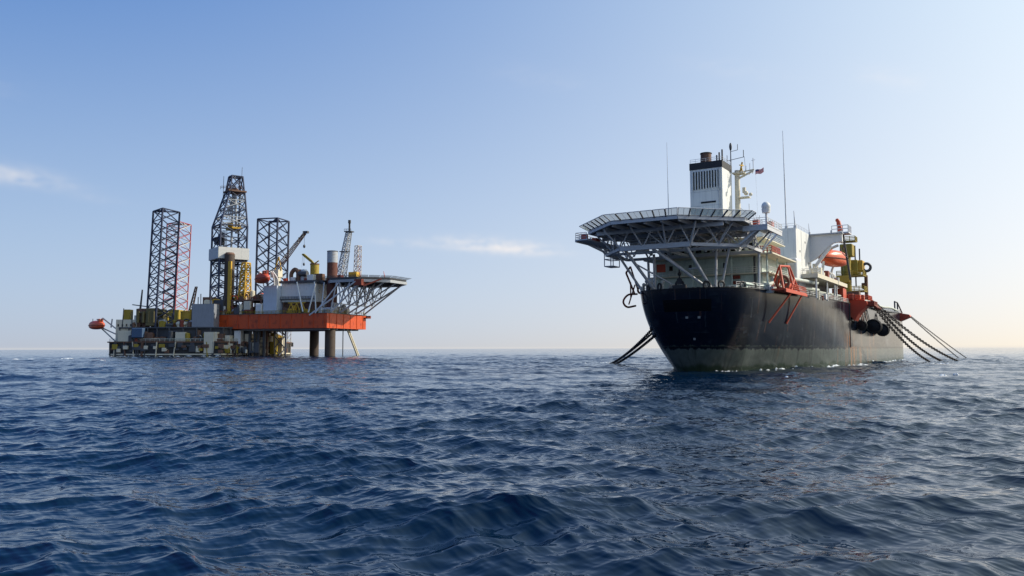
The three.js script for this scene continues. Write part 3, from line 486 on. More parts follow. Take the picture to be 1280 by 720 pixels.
// ---- starboard outrigger frame, mooring porch, davits, forward crane
{
  const fr = part(ship, 'outrigger_platform', M.red, (G) => { G.ab(11.5, 29.5, 13.2, 15.9, 15.5, 15.85).beam(V(11.5, 15.8, 15.4), V(29.5, 15.9, 15.4), 0.35, 0.5); });
  const A = (p, q, r = 0.2) => part(fr, 'frame_bar', M.red, (G) => G.bar(p, q, r, 8));
  A(V(11.8, 15.4, 15.8), V(14.2, 14.2, 20.4), 0.22); A(V(24, 15.6, 15.8), V(21.4, 14.4, 20.9), 0.22); A(V(14.2, 14.2, 20.4), V(21.4, 14.4, 20.9), 0.22);
  A(V(14.2, 12.4, 15.8), V(14.2, 14.2, 20.4)); A(V(19.6, 15.6, 15.8), V(20.2, 14.4, 20.8)); A(V(16, 13.2, 15.8), V(15.6, 14.2, 20.5)); A(V(17.6, 15.6, 15.8), V(22.4, 15, 18.2)); A(V(26, 15.4, 15.8), V(19.6, 14.8, 18));
  for (const [a, b] of [[15, 13.3], [24.5, 14.4]]) A(V(a + 1.4, 15.7, 15.2), V(a - 1.4, b - 1.3, 9.4), 0.18);
  part(fr, 'rail_panel', M.red, (G) => G.rail([V(18.5, 15.8, 15.9), V(29, 15.9, 15.9)], 1.1, 1.1, 0.07)); part(fr, 'valve_block', M.red, (G) => G.rbox(V(18.6, 14.7, 16.6), 1, 1.4, 2, 0.1));
  const reel = part(fr, 'hose_reel', M.brown, (G) => G.add(new THREE.TorusGeometry(1.25, 0.3, 8, 20).rotateY(0.6).translate(14.3, 17.3, -15.8))); part(reel, 'hose_reel_hub', M.dark, (G) => G.add(new THREE.CylinderGeometry(0.5, 0.5, 0.5, 12).rotateX(Math.PI / 2).rotateY(0.6).translate(14.3, 17.3, -15.8)));

  // red mooring porch with chain stoppers
  const porch = part(ship, 'mooring_porch', M.red, (G) => {
    const s = [[17.4, 16.8], [21.2, 16.2], [21.4, 15.4], [19.2, 13], [18.3, 11.4], [17.4, 12.6]];
    G.profile(s, 0.5, new THREE.Matrix4().makeTranslation(0, 0, -73)).profile(s, 0.5, new THREE.Matrix4().makeTranslation(0, 0, -78));
    for (let i = 0; i < s.length - 1; i++) G.beam(V(75.5, s[i][0], s[i][1]), V(75.5, s[i + 1][0], s[i + 1][1]), 5, 0.2);
  });
  for (let k = 0; k < 3; k++) part(porch, 'chain_stopper', M.rust, (G) => G.rbox(V(74.4 + k * 2.2, 22, 15.6), 2, 1.3, 1.1, 0.15).bar(V(74.4 + k * 2.2, 22.2, 15.6), V(75.4 + k * 2.6, 23.4, 14.4), 0.35, 8));
  for (let k = 0; k < 7; k++) part(porch, 'winch_gear', [M.red, M.rust, M.orange][k % 3], (G) => { const a = 71 + k * 2.1; G.rbox(V(a, 16.2 + (k % 3) * 1.4, 17.4), 1.2, 1.1 + (k % 2) * 0.5, 1.5, 0.1); });
  part(porch, 'porch_rail', M.red, (G) => G.rail([V(70.5, 17.5, 16.6), V(73, 21.6, 16.5), V(80, 21.6, 16.5), V(82, 17.5, 16.8)], 1.2, 1.2, 0.08));
  part(porch, 'control_cabin', M.red, (G) => G.ab(66, 70.5, 14.4, 17, 15.4, 19.2));
  // far mooring fairlead and rails
  const far = part(ship, 'bow_fairlead', M.red, (G) => { const s = [[17.3, 17], [20.6, 16.3], [21, 15.6], [18.8, 14.6], [17.3, 14]]; for (const a of [176, 180]) G.profile(s, 0.6, new THREE.Matrix4().makeTranslation(0, 0, -a)); for (let i = 0; i < 4; i++) G.beam(V(178, s[i][0], s[i][1]), V(178, s[i + 1][0], s[i + 1][1]), 4.4, 0.25); });
  part(far, 'frame', M.dark, (G) => { for (const a of [168, 176]) G.bar(V(a, 17, 17.4), V(a, 17, 20.8), 0.28, 6); G.bar(V(168, 17, 20.8), V(176, 17, 20.8), 0.28, 6).bar(V(176, 17, 20.8), V(180, 18, 17.2), 0.24, 6); });
  part(ship, 'deck_hose', M.pipe, (G) => G.tube([V(86, 17.6, 17.3), V(105, 17.8, 17.6), V(128, 17.8, 17.2), V(150, 17.8, 17.8), V(168, 17.6, 17.6)], 0.34, 40, 8));
  part(ship, 'deck_hose', M.dark, (G) => G.tube([V(92, 18, 16.4), V(120, 18.1, 16), V(150, 18, 16.4), V(170, 17.9, 17)], 0.3, 40, 8));
  for (const a of [84, 87, 92]) part(ship, 'ladder_bar', M.brown, (G) => G.bar(V(a, 17.8, 15.8), V(a - 2.4, 18.8, 11.6), 0.16, 6));

  // rusty stores davit on the port quarter
  const dv = part(ship, 'stores_davit', M.rust, (G) => G.bar(V(3.4, -11.6, 15.4), V(1.2, -12.4, 19.4), 0.2, 8).bar(V(1.2, -12.4, 19.4), V(1.6, -11.6, 20.6), 0.2, 8).bar(V(6.2, -11.8, 15.6), V(1.6, -11.6, 20.6), 0.17, 8));
  part(dv, 'davit_strut', M.rust, (G) => G.tube([V(5.4, -11.9, 15.4), V(2.2, -12.6, 15), V(0.6, -12.8, 13.6), V(1.6, -12.6, 12.7), V(4.8, -12, 13.0)], 0.2, 24, 7).bar(V(4.4, -11.9, 17.2), V(2.6, -12.5, 13.2), 0.15, 6).bar(V(2.2, -11.9, 17.6), V(3.4, -12.4, 14.6), 0.14, 6));
  part(dv, 'davit_winch', M.rust, (G) => G.add(new THREE.TorusGeometry(0.6, 0.2, 7, 14).translate(-11.4, 16.2, -6)));
  for (const [a, b, y] of [[3.9, -8.1, 8.4], [4.2, -7.7, 7.1]]) part(ship, 'hawse_pipe', M.black, (G) => G.ball(V(a, b, y), 0.6, 0.5, 0.6, 10));
  // deck-edge clutter on the port quarter
  for (let k = 0; k < 9; k++) part(ship, 'deck_valve', [M.white, M.grey, M.steel, M.white][k % 4], (G) => { const a = 2.6 + k * 0.55, b = -9.8 + k * 0.35; G.cyl(V(a, b, 15.2), 0.22, 1 + (k % 3) * 0.7, 8).ball(V(a, b, 16.3 + (k % 3) * 0.7), 0.38); });

  // yellow-brown deck crane tower far forward
  const cr = part(ship, 'crane_tower', M.olive, (G) => { G.bar(V(100, 12.6, 16), V(100, 12.6, 32.4), 1.1, 14); });
  part(cr, 'machinery_cab', M.olive, (G) => G.rbox(V(104, 13, 27.6), 4.6, 4.2, 6, 0.3).rbox(V(101, 12.6, 32.4), 3.4, 3.6, 4, 0.3));
  part(cr, 'machinery_cab', M.yellow, (G) => G.rbox(V(104, 15.4, 28), 2.2, 3.2, 4.2, 0.25).rbox(V(100.4, 11.4, 24), 4, 2, 4, 0.2));
  for (const [a, b, y, w] of [[102, 13.4, 25.1, 7], [102, 13.8, 20.6, 6.5], [101, 13, 35, 4.2]]) part(cr, 'platform', M.olive, (G) => { G.box(V(a, b, y), w, 0.3, w * 0.9).rail([V(a - w * 0.45, b - w / 2, y), V(a - w * 0.45, b + w / 2, y), V(a + w * 0.45, b + w / 2, y)], 1.3, 1.3, 0.1); });
  part(cr, 'winch_drum', M.dark, (G) => G.add(new THREE.TorusGeometry(1.1, 0.4, 8, 18).rotateY(0.4).translate(17.2, 27.6, -104)));
  part(cr, 'cable_post', M.dark, (G) => { G.bar(V(103, 14.4, 22), V(103, 14.4, 34), 0.2, 6).bar(V(103, 15.6, 29), V(103, 15.6, 33), 0.2, 6); });
  part(cr, 'exhaust_stack', M.brown, (G) => G.bar(V(108, 16.4, 17), V(108, 16.4, 25.6), 0.5, 10).rbox(V(108, 16, 22.6), 1.6, 1.6, 1.6, 0.15));
  for (let k = 0; k < 12; k++) part(cr, 'deck_unit', [M.yellow, M.olive, M.brown, M.rust][k % 4], (G) => { const a = 82 + k * 3, s = 1.2 + (k * 7 % 5) * 0.35; G.rbox(V(a, 13 + (k % 3) * 1.5, 16.4 + s / 2), s * 1.2, s * 1.5, s, 0.1); });
}

// ---- things that hang from, lie against or lead away from the ship
function lifeboat(label, p, yaw, s, place, hullMat) {
  const t = place('lifeboat', label, 'lifeboat', p, yaw, 'enclosed orange lifeboats');
  const shape = (e) => { const g = new THREE.SphereGeometry(1, 28, 20), q = g.attributes.position; for (let i = 0; i < q.count; i++) { const x = q.getX(i), y = q.getY(i), z = q.getZ(i), f = 1 - 0.25 * z * z; q.setXYZ(i, Math.sign(x) * Math.pow(Math.abs(x), 0.8) * 1.45 * f * s * e, (y > 0 ? Math.pow(y, 0.85) * 1.45 : -Math.pow(-y, 0.8) * 1.25) * s * e * (1 - 0.12 * z * z), Math.sign(z) * Math.pow(Math.abs(z), 0.85) * 4 * s * e); } g.computeVertexNormals(); return g; };
  const h = part(t, 'hull', hullMat ?? M.orange, (G) => G.add(shape(1)));
  part(h, 'rubbing_band', M.rust, (G) => { const l = []; for (let k = 0; k <= 32; k++) { const u = k / 32 * Math.PI * 2, f = 1 - 0.25 * Math.sin(u) ** 2; l.push(V3(Math.sign(Math.cos(u)) * Math.pow(Math.abs(Math.cos(u)), 0.8) * 1.5 * f * s, 0, Math.sign(Math.sin(u)) * Math.pow(Math.abs(Math.sin(u)), 0.85) * 4.05 * s)); } G.tube(l, 0.09 * s, 64, 6); });
  part(t, 'helm_turret', hullMat ?? M.orange, (G) => G.rbox(V3(0, 1.5 * s, 2.1 * s), 1.3 * s, 0.9 * s, 1.3 * s, 0.2 * s));
  for (const k of [-1, 0, 1]) part(t, 'window', M.glass, (G) => G.box(V3(k * 0.38 * s, 1.6 * s, 2.77 * s), 0.26 * s, 0.28 * s, 0.04 * s));
  for (const z of [-2.4, 2.9]) part(t, 'lifting_hook', M.dark, (G) => G.bar(V3(0, 0.9 * s, z * s), V3(0, 2.1 * s, z * s), 0.09 * s, 6));
  return t;
}
lifeboat('orange lifeboat slung from the white davit on the storage ship', V(63, 15.6, 26.2), -0.3, 1.5, shipThing);

function fender(label, p, r, len) {
  const t = shipThing('floating_fender', label, 'fender', p, 0, 'black rubber fenders on the ship side');
  part(t, 'body', M.rubber, (G) => { const pr = []; for (let i = 0; i <= 12; i++) { const u = i / 12 * 2 - 1; pr.push(new THREE.Vector2(Math.max(0.02, r * Math.pow(1 - Math.pow(Math.abs(u), 5), 0.5)), u * len / 2)); } G.add(new THREE.LatheGeometry(pr, 20).rotateX(Math.PI / 2)); });
  for (let k = -2; k <= 2; k++) part(t, 'tyre', M.rubber, (G) => G.add(new THREE.TorusGeometry(r * (k % 2 ? 1.0 : 0.96), r * 0.15, 7, 18).translate(0, 0, k * len / 5.6)));
  part(t, 'chain', M.chain, (G) => { for (const k of [-1, 1]) G.bar(V3(-r * 0.6, r * 0.5, k * len * 0.35), V3(-r - 0.1, 5.4, k * len * 0.4), 0.11, 5); });
}
fender('smaller black fender nearest the red mooring porch', V(82, 18.7, 10.3), 1.15, 2.6);
fender('largest black tyre clad fender, middle of the three on the ship side', V(98, 19.4, 10.4), 1.85, 3.4);
fender('black tyre clad fender farthest along the ship side', V(117, 19.2, 9.8), 1.7, 3.2);

const linkGeo = (() => { const l = new THREE.CurvePath(), pts = []; for (let k = 0; k < 12; k++) { const u = k / 12 * Math.PI * 2; pts.push(V3(Math.cos(u) * 0.26, 0, Math.sin(u) * 0.34 + Math.sign(Math.sin(u)) * 0.22)); } return clean(new THREE.TubeGeometry(new THREE.CatmullRomCurve3(pts, true), 12, 0.085, 5, true)); })();
function chain(label, group, p, q, sag, size = 1) {     // from the ship (ship axes) down to the water
  const P = p.clone().applyAxisAngle(UPV, SHIP_YAW).add(SHIP_POS), Q = q.clone().applyAxisAngle(UPV, SHIP_YAW).add(SHIP_POS);
  const mid = P.clone().lerp(Q, 0.5).add(V3(0, -sag, 0)), curve = new THREE.QuadraticBezierCurve3(P, mid, Q), L = curve.getLength(), n = Math.floor(L / (0.92 * size)), G = [];
  for (let i = 0; i < n; i++) {
    const c = curve.getPointAt((i + 0.5) / n), t = curve.getTangentAt((i + 0.5) / n), m = new THREE.Matrix4().lookAt(V3(0, 0, 0), t, UPV), g = linkGeo.clone();
    g.applyMatrix4(new THREE.Matrix4().makeTranslation(c.x - P.x, c.y - P.y, c.z - P.z).multiply(m).multiply(new THREE.Matrix4().makeRotationZ(i % 2 ? 0.2 : 0.2 + Math.PI / 2)).multiply(new THREE.Matrix4().makeScale(size * 1.05, size * 1.05, size)));
    G.push(g);
  }
  const me = new THREE.Mesh(mergeGeometries(G), M.chain); me.name = numbered('mooring_chain'); me.position.copy(P);
  me.userData = { label, category: 'chain', group }; scene.add(me);
}
const MC = 'mooring chains of the storage ship';
chain('mooring chain from the red porch that meets the water nearest the hull', MC, V(76, 22.6, 15), V(146, 31.2, -1.2), 4.5, 1.3);
chain('mooring chain from the red porch, middle of its three', MC, V(78, 22.8, 15.2), V(166, 34.4, -1.2), 5.5, 1.35);
chain('mooring chain from the red porch that reaches farthest from the hull', MC, V(80, 22.9, 15.4), V(160, 39.2, -1.2), 4, 1.4);
chain('thin mooring line from the far red fairlead, the steeper of two', MC, V(177, 21, 15.6), V(228, 34.6, -1.2), 0.6, 0.8);
chain('thin mooring line from the far red fairlead, the flatter of two', MC, V(179, 21, 15.8), V(228, 37.6, -1.2), 0.6, 0.8);
chain('upper mooring chain running down from the shaded stern quarter', MC, V(4, -8.05, 8.4), V(78, -54.6, -1.2), 2.6, 1);
chain('lower mooring chain running down from the shaded stern quarter', MC, V(4.3, -7.6, 7.1), V(78, -52.2, -1.2), 1.2, 1);
chain('middle mooring chain of the three at the shaded stern quarter', MC, V(4.2, -7.85, 7.8), V(79, -53.8, -1.2), 1.2, 0.8);

{ // ensign at the yard arm
  const t = shipThing('ensign', 'small red and white ensign flying from the radar mast', 'flag', V(46.4, 1.5, 46.4), 0);
  part(t, 'cloth', new THREE.MeshPhysicalMaterial({ name: 'ensign_cloth', roughness: 0.9, side: THREE.DoubleSide, map: tex(64, 32, (u, v) => (u < 0.4 && v > 0.55) ? [0.05, 0.05, 0.13] : (Math.floor(v * 9) % 2 ? [0.7, 0.66, 0.62] : [0.5, 0.03, 0.04])) }), (G) => { const g = new THREE.PlaneGeometry(2, 1.1, 14, 8), q = g.attributes.position; for (let i = 0; i < q.count; i++) { const x = q.getX(i) + 1.0; q.setXYZ(i, x, q.getY(i) + 0.16 * x + 0.08 * Math.sin(x * 4), 0.2 * Math.sin(x * 3.4 + 0.5)); } g.computeVertexNormals(); G.add(g); });
  part(t, 'halyard', M.steel, (G) => G.bar(V3(0, 0.7, 0), V3(0.35, -13, 0), 0.02, 4).bar(V3(0, 0.6, 0), V3(-1.0, 0.9, 0), 0.03, 4));
}


// ---------------------------------------------------------------- lattice helpers
function lattice(parent, base, top, w0, w1, bays, mats, o = {}) {   // square lattice column: chords and braces, each its own piece
  const yaw = o.yaw ?? 0, c = [], n = o.sides ?? 4;
  for (let k = 0; k < n; k++) { const t = yaw + (k + 0.5) * 2 * Math.PI / n; c.push([Math.cos(t), Math.sin(t)]); }
  const R = 1 / (2 * Math.sin(Math.PI / n)), at = (k, f) => { const w = (w0 + (w1 - w0) * f) * R; return base.clone().lerp(top, f).add(V3(c[k % n][0] * w, 0, c[k % n][1] * w)); };
  const rc = o.rc ?? 0.5, rb = o.rb ?? 0.25;
  for (let k = 0; k < n; k++) part(parent, 'chord', mats[0], (G) => G.bar(at(k, 0), at(k, 1), rc, 7));
  for (let j = 0; j < bays; j++) for (let k = 0; k < n; k++) {
    const f0 = j / bays, f1 = (j + 1) / bays, m = mats[(j + k) % mats.length];
    if (o.style !== 'z' || (j + k) % 2 === 0) part(parent, 'brace', m, (G) => G.bar(at(k, f0), at(k + 1, f1), rb, 5));
    if (o.style !== 'z' || (j + k) % 2 === 1) part(parent, 'brace', m, (G) => G.bar(at(k + 1, f0), at(k, f1), rb, 5));
    if (o.flat || (o.flat2 && j % 2)) part(parent, 'brace', m, (G) => G.bar(at(k, f1), at(k + 1, f1), rb, 5));
  }
  for (let k = 0; k < n; k++) part(parent, 'brace', mats[0], (G) => G.bar(at(k, 1), at(k + 1, 1), rb * 1.3, 5));
}
const sub = (parent, name, label) => { const g = new THREE.Group(); g.name = name; if (label) g.userData.label = label; parent.add(g); return g; };
const pick = (l) => l[Math.floor(rnd() * l.length) % l.length];
function clutter(parent, name, n, a0, a1, b0, b1, y, s0, s1, mats, tall = 1.2) { // individual deck machines: skids, tanks, pipe bends
  for (let k = 0; k < n; k++) {
    const a = rr(a0, a1), b = rr(b0, b1), s = rr(s0, s1), h = s * rr(0.5, tall), m = pick(mats), q = k % 5;
    part(parent, name, m, (G) => {
      if (q < 2) { G.rbox(V(a, b, y + h / 2), s, h, s * rr(0.6, 1.2), s * 0.06); if (q) G.box(V(a, b, y + h + 0.2), s * 0.5, 0.5, s * 0.5); }
      else if (q === 2) G.cyl(V(a, b, y), s * 0.42, h * 1.1, 12).ball(V(a, b, y + h * 1.1), s * 0.42, s * 0.2, s * 0.42, 10);
      else if (q === 3) G.add(new THREE.CapsuleGeometry(s * 0.35, s, 4, 10).rotateZ(Math.PI / 2).translate(b, y + s * 0.5, -a)).box(V(a, b, y + s * 0.12), s * 1.1, s * 0.25, s * 0.5);
      else G.tube([V(a, b - s * 0.7, y), V(a, b - s * 0.6, y + h * 0.9), V(a, b, y + h * 1.1), V(a, b + s * 0.6, y + h * 0.8), V(a, b + s * 0.7, y)], s * 0.13, 16, 6);
    });
  }
}

// ---------------------------------------------------------------- orange production platform on tubular columns
const PF_YAW = -19 * D2R, PF_POS = V3(-111.1, 0, -480);
const platform = thing('offshore_platform', 'orange hulled offshore platform standing on dark tubular columns', 'platform', PF_POS, PF_YAW);
{
  const T = platform, grime = tex(512, 64, (u, v) => { const b = sst(0.05, 0.5, fbm(u * 9, v * 2, 3.7)), d = sst(0.05, 0.4, fbm(u * 60, v * 1.5, 6.1)), k = (1 - 0.45 * b) * (1 - 0.45 * d); return [k, k * (1 - 0.1 * d), k]; }), orangeHull = paint('orange_hull', 0.56, 0.07, 0.008, { map: grime, rough: 0.5 }), column = paint('tar_column', 0.07, 0.05, 0.038, { map: blotches, rough: 0.75 });
  const hull = part(T, 'hull', orangeHull, (G) => G.ab(0, 47, -82, 0, 17, 26));
  part(hull, 'deck_sheet', M.deck, (G) => G.ab(-0.4, 47.4, -82.4, 0.4, 26, 26.3));
  for (let k = 0; k < 11; k++) part(hull, 'hull_stiffener', orangeHull, (G) => G.ab(-0.25, 0.02, -80 + k * 7.8, -79.6 + k * 7.8, 17.3, 25.7));
  for (let k = 0; k < 6; k++) part(hull, 'hull_stiffener', orangeHull, (G) => G.ab(3 + k * 8, 3.4 + k * 8, -0.02, 0.25, 17.3, 25.7));
  part(hull, 'access_ledge', M.rust, (G) => G.ab(44, 49, -6, 2.6, 24.2, 24.8).ab(48, 49, -6, 2.6, 24.8, 26));
  part(hull, 'edge_railing', M.olive, (G) => G.rail([V(0, -82, 26.3), V(0, 0, 26.3), V(47, 0, 26.3)], 1.6, 3, 0.13, 2));
  part(hull, 'underside_beam', M.grey, (G) => { for (let k = 0; k < 5; k++) G.ab(6 + k * 8.5, 7 + k * 8.5, -80, -2, 16, 17); });
  // columns and what stands out of the deck above them
  for (const [a, b, r] of [[4.6, -76, 3.0], [11, -4.4, 3.2], [41, -35, 3.0], [42, -77, 3.0]]) part(T, 'column', column, (G) => G.cyl(V(a, b, -5), r, 24, 24));
  const c1 = part(T, 'column_top', column, (G) => G.cyl(V(4.6, -75, 26), 3.1, 39, 24)); part(c1, 'ladder_case', M.yellow, (G) => G.ab(1.2, 2.4, -73.4, -71.2, 27, 60)); part(c1, 'column_cap', M.brown, (G) => G.cyl(V(4.6, -75, 64.6), 3.3, 1.4, 24, 2.4));
  const c2 = part(T, 'column_top', paint('rusted_column', 0.13, 0.045, 0.03, { map: blotches, rough: 0.8 }), (G) => G.cyl(V(11, -3.6, 26), 3.2, 31.5, 26)); part(c2, 'column_cap', M.grey, (G) => G.cyl(V(11, -3.6, 57.5), 3.25, 7, 26)); part(c2, 'column_rim', M.dark, (G) => G.add(new THREE.TorusGeometry(3.1, 0.35, 6, 26).rotateX(Math.PI / 2).translate(-3.6, 64.5, -11)));
  const c3 = part(T, 'column_top', M.olive, (G) => G.cyl(V(41, -35.6, 26), 2.9, 34.5, 22)); part(c3, 'column_cap', M.brown, (G) => G.cyl(V(41, -35.6, 60.3), 3.1, 0.8, 22));
  const cb = [[41, -36.5, 61], [41, -38.5, 63], [41, -44.4, 67.5]]; part(c3, 'crane_boom', M.olive, (G) => { for (let k = 0; k < 2; k++) G.beam(V(...cb[k]), V(...cb[k + 1]), 1, 1.6); G.bar(V(41, -36, 61), V(41, -32.5, 63), 0.4).box(V(41, -44.6, 67.6), 1.6, 1, 1); });
  part(c3, 'crane_hook', M.dark, (G) => G.bar(V(41, -44, 67), V(41, -44, 61.6), 0.1, 4).ball(V(41, -44, 61), 0.7, 1.1, 0.7, 8).bar(V(41, -45, 67), V(41, -45.6, 59), 0.08, 4));
  // conductor pipes under the hull
  for (const b of [-72.4, -69.3, -66.2, -63.4, -60.9, -57.7, -54.6, -50.8]) part(T, 'conductor_pipe', M.dark, (G) => G.cyl(V(9 + rr(-2, 2), b, -4), 0.95, 21.5, 12));
  for (const [a, b] of [[20, -70], [22, -62], [19, -56]]) part(T, 'conductor_pipe', M.brown, (G) => G.cyl(V(a, b, -4), 0.8, 21.5, 10));
  for (let k = 0; k < 4; k++) part(T, 'conductor_guide', M.dark, (G) => G.ab(8.2, 9.4, -74, -50, 5.5 + k * 0.01 + (k % 2) * 5, 6 + (k % 2) * 5).ab(8.2 + k, 8.9 + k, -74 + k * 6, -68 + k * 6, 8, 8.5));
  for (const d of [0, 1.9]) part(T, 'drain_pipe', M.cream, (G) => G.bar(V(30 + d, -4, 17.2), V(44 + d, -3.4, -2), 0.55, 8)); part(T, 'caisson', M.dark, (G) => G.bar(V(27, -5, 17.2), V(27, -5, -3), 0.32, 8));
  // living quarters
  const q = part(T, 'living_quarters', M.white, (G) => G.ab(6, 30, -36.5, -12.5, 33.5, 45.2)); part(q, 'roof', M.dark, (G) => G.ab(4.6, 31, -37.6, -10.8, 45.2, 46.6)); part(q, 'side_block', paint('pale_blue_cladding', 0.52, 0.58, 0.66), (G) => G.ab(1.2, 14, -46.4, -36.6, 26.3, 43.6), 'pale blue flat sided block');
  part(q, 'under_frame', M.brown, (G) => { for (const b of [-35, -28, -21, -14]) G.beam(V(6.5, b, 26.2), V(6.5, b, 33.5), 0.9, 0.9); G.ab(8, 28, -35, -14, 26.3, 33.4); });
  for (let k = 0; k < 4; k++) part(q, 'window', M.glass, (G) => G.ab(10 + k * 5, 11.6 + k * 5, -12.5, -12.4, 39, 41));
  part(q, 'walkway', M.dark, (G) => G.ab(4.4, 6, -36.4, -12, 35, 35.4).rail([V(4.5, -36.4, 35.4), V(4.5, -12, 35.4)], 1.4, 2, 0.1)); for (const [p, r] of [[V(2.2, -23, 45.4), V(-0.5, -16.5, 27)], [V(4.6, -12, 45.4), V(0.5, -8, 26.4)], [V(2, -9.6, 44), V(-0.5, -12.6, 26.6)]]) part(q, 'roof_stay', M.white, (G) => G.bar(p, r, 0.45, 6));
  for (let k = 0; k < 8; k++) part(q, 'roof_unit', [M.red, M.white, M.brown, M.grey, M.rust][k % 5], (G) => { const b = -35 + k * 3.1, s = 2 + (k * 5 % 4) * 0.8; if (k === 2 || k === 3) G.cyl(V(14, b, 46.6), 2.4, 6.5, 16).ball(V(14, b, 53), 2.4, 1.6, 2.4, 12); else G.rbox(V(8 + (k % 3) * 4, b, 46.6 + s / 2), s * 1.2, s, s, 0.2); });
  part(q, 'exhaust_duct', M.brown, (G) => { G.tube([V(12, -33.6, 47), V(12, -33.6, 52), V(12, -31, 54.4), V(12, -28.6, 52), V(12, -28.6, 47)], 1.3, 24, 10); });
  part(q, 'exhaust_duct', M.dark, (G) => G.add(new THREE.CylinderGeometry(1.7, 1.7, 6, 16).rotateZ(Math.PI / 2).translate(-25, 51.4, -12)));
  // davit of the red lifeboat
  part(T, 'boat_davit', M.white, (G) => { for (const b of [-47.6, -39.6]) G.tube([V(3, b, 43.6), V(2, b, 48), V(0.2, b, 51.6), V(-1.8, b, 52)], 0.42, 14, 6); G.tube([V(3, -37, 43), V(1, -36.4, 48), V(-1, -38.5, 52.4)], 0.5, 14, 6); });
  // brown lattice crane behind the quarters
  const cr = part(T, 'deck_crane', M.cream, (G) => G.rbox(V(20, -50.5, 53), 6, 5, 5, 0.3).cyl(V(20, -50, 26), 2.2, 26, 14)); const b0 = V(20, -50, 56), b1 = V(20, -29.6, 78.5);
  for (const d of [-1, 1]) for (const e of [-0.9, 0.9]) part(cr, 'boom_chord', M.brown, (G) => G.bar(b0.clone().add(V3(e * 1.0, -e, d)), b1.clone().add(V3(e * 0.5, -e * 0.5, d * 0.5)), 0.3, 6));
  for (let k = 0; k < 12; k++) part(cr, 'boom_brace', M.cream, (G) => { const p = b0.clone().lerp(b1, k / 12), r = b0.clone().lerp(b1, (k + 1) / 12), s = k % 2 ? 1 : -1; G.bar(p.add(V3(s * 0.9, -s * 0.9, 1)), r.add(V3(-s * 0.8, s * 0.8, 1)), 0.17, 5); });
  part(cr, 'boom_head', M.dark, (G) => G.box(V(20, -29, 79), 3.4, 1.4, 2)); part(cr, 'hook_block', M.dark, (G) => G.bar(V(20, -30, 78), V(20, -30, 71), 0.12, 4).ball(V(20, -30, 70), 0.8, 1.2, 0.8, 8)); part(cr, 'a_frame', M.yellow, (G) => G.bar(V(20, -52, 55), V(20, -49, 64), 0.4).bar(V(20, -47, 55), V(20, -49, 64), 0.4)); part(cr, 'stay_wire', M.dark, (G) => G.bar(V(20, -49, 64), V(20, -66, 57), 0.12, 4));
  // helideck cantilevered over the sunlit side
  const ctr = [27, 11], oc = (R, y) => { const l = []; for (let k = 0; k < 8; k++) { const t = -(162 * D2R) + k * Math.PI / 4; l.push(V(ctr[0] + R * Math.cos(t), ctr[1] - R * Math.sin(t) , y)); } return l; };
  const hd = part(T, 'helideck', M.dark, (G) => G.flat(oc(25.5, 0), 46.6, 47.6)); part(hd, 'edge_beam', M.grey, (G) => { const o = oc(25.6, 45.4); for (let k = 0; k < 8; k++) G.beam(o[k], o[(k + 1) % 8], 0.7, 1.7); });
  const ni = oc(25.8, 47.4), no = oc(29.2, 48.5), netMat = new THREE.MeshPhysicalMaterial({ name: 'platform_net', color: new THREE.Color().setRGB(0.34, 0.36, 0.33), roughness: 0.9, transparent: true, opacity: 0.6, side: THREE.DoubleSide });
  for (let k = 0; k < 8; k++) for (let j = 0; j < 3; j++) { const L = (l, t) => l[k].clone().lerp(l[(k + 1) % 8], t), c = [L(ni, j / 3 + 0.01), L(ni, (j + 1) / 3 - 0.01), L(no, (j + 1) / 3 - 0.01), L(no, j / 3 + 0.01)], g = new THREE.BufferGeometry().setFromPoints([c[0], c[1], c[2], c[0], c[2], c[3]]); g.computeVertexNormals(); const m = new THREE.Mesh(g, netMat); m.name = 'net_panel'; hd.add(m); }
  for (let k = 0; k < 6; k++) part(hd, 'floor_girder', M.dark, (G) => { const a = 8 + k * 7.6, e = Math.min(23, 33 - Math.abs(a - 27)); G.beam(V(a, 11 - e, 45.8), V(a, 11 + e, 45.8), 0.7, 1.4); });
  part(hd, 'stair_tower', M.rust, (G) => { G.beam(V(4, 22, 42), V(10, 31, 46.4), 0.8, 0.9).ab(2, 8, 17, 22, 42.4, 46); }); part(hd, 'walkway', M.dark, (G) => G.ab(8, 30, -16, -8, 44.6, 46.6));
  for (const [b, a] of [[20, 4], [30, 16]]) part(hd, 'wind_marker', M.red, (G) => G.bar(V(a, b, 47.6), V(a, b - 0.8, 51.6), 0.3, 6, 0.12));
  const hb = (p, r, w = 0.42, m = M.steel) => part(hd, 'brace', m, (G) => G.bar(p, r, w, 6));
  for (const a of [4, 14, 24, 34, 44]) { const t = 12 + Math.min(16, 26 - Math.abs(a - 27)); hb(V(a, 0.2, 26.6), V(a, t + 6, 45), 0.5); hb(V(a, -0.2, 26.6), V(a, 4, 45), 0.42); hb(V(a, 6.2, 31.8), V(a, 6, 45), 0.3); hb(V(a, 12, 37), V(a, 13, 45), 0.3); hb(V(a, 6.2, 31.8), V(a, 13, 45), 0.26); hb(V(a, 4, 45), V(a, 8, 33), 0.26); hb(V(a, 12, 37), V(a, 19, 45), 0.24); if (a < 44) { hb(V(a, 6, 31.6), V(a + 10, 6, 44.5), 0.3); hb(V(a + 10, 6, 31.6), V(a, 6, 44.5), 0.3); hb(V(a, 12, 37), V(a + 10, 12, 37), 0.26); hb(V(a, 6, 31.6), V(a + 10, 6, 31.6), 0.3); } }
  hb(V(-0.4, -12, 24.8), V(2.4, 18, 44.8), 0.5); hb(V(-0.4, -8, 26), V(4, 6, 45), 0.42); hb(V(0, -4, 26.2), V(6, -6, 45), 0.42);
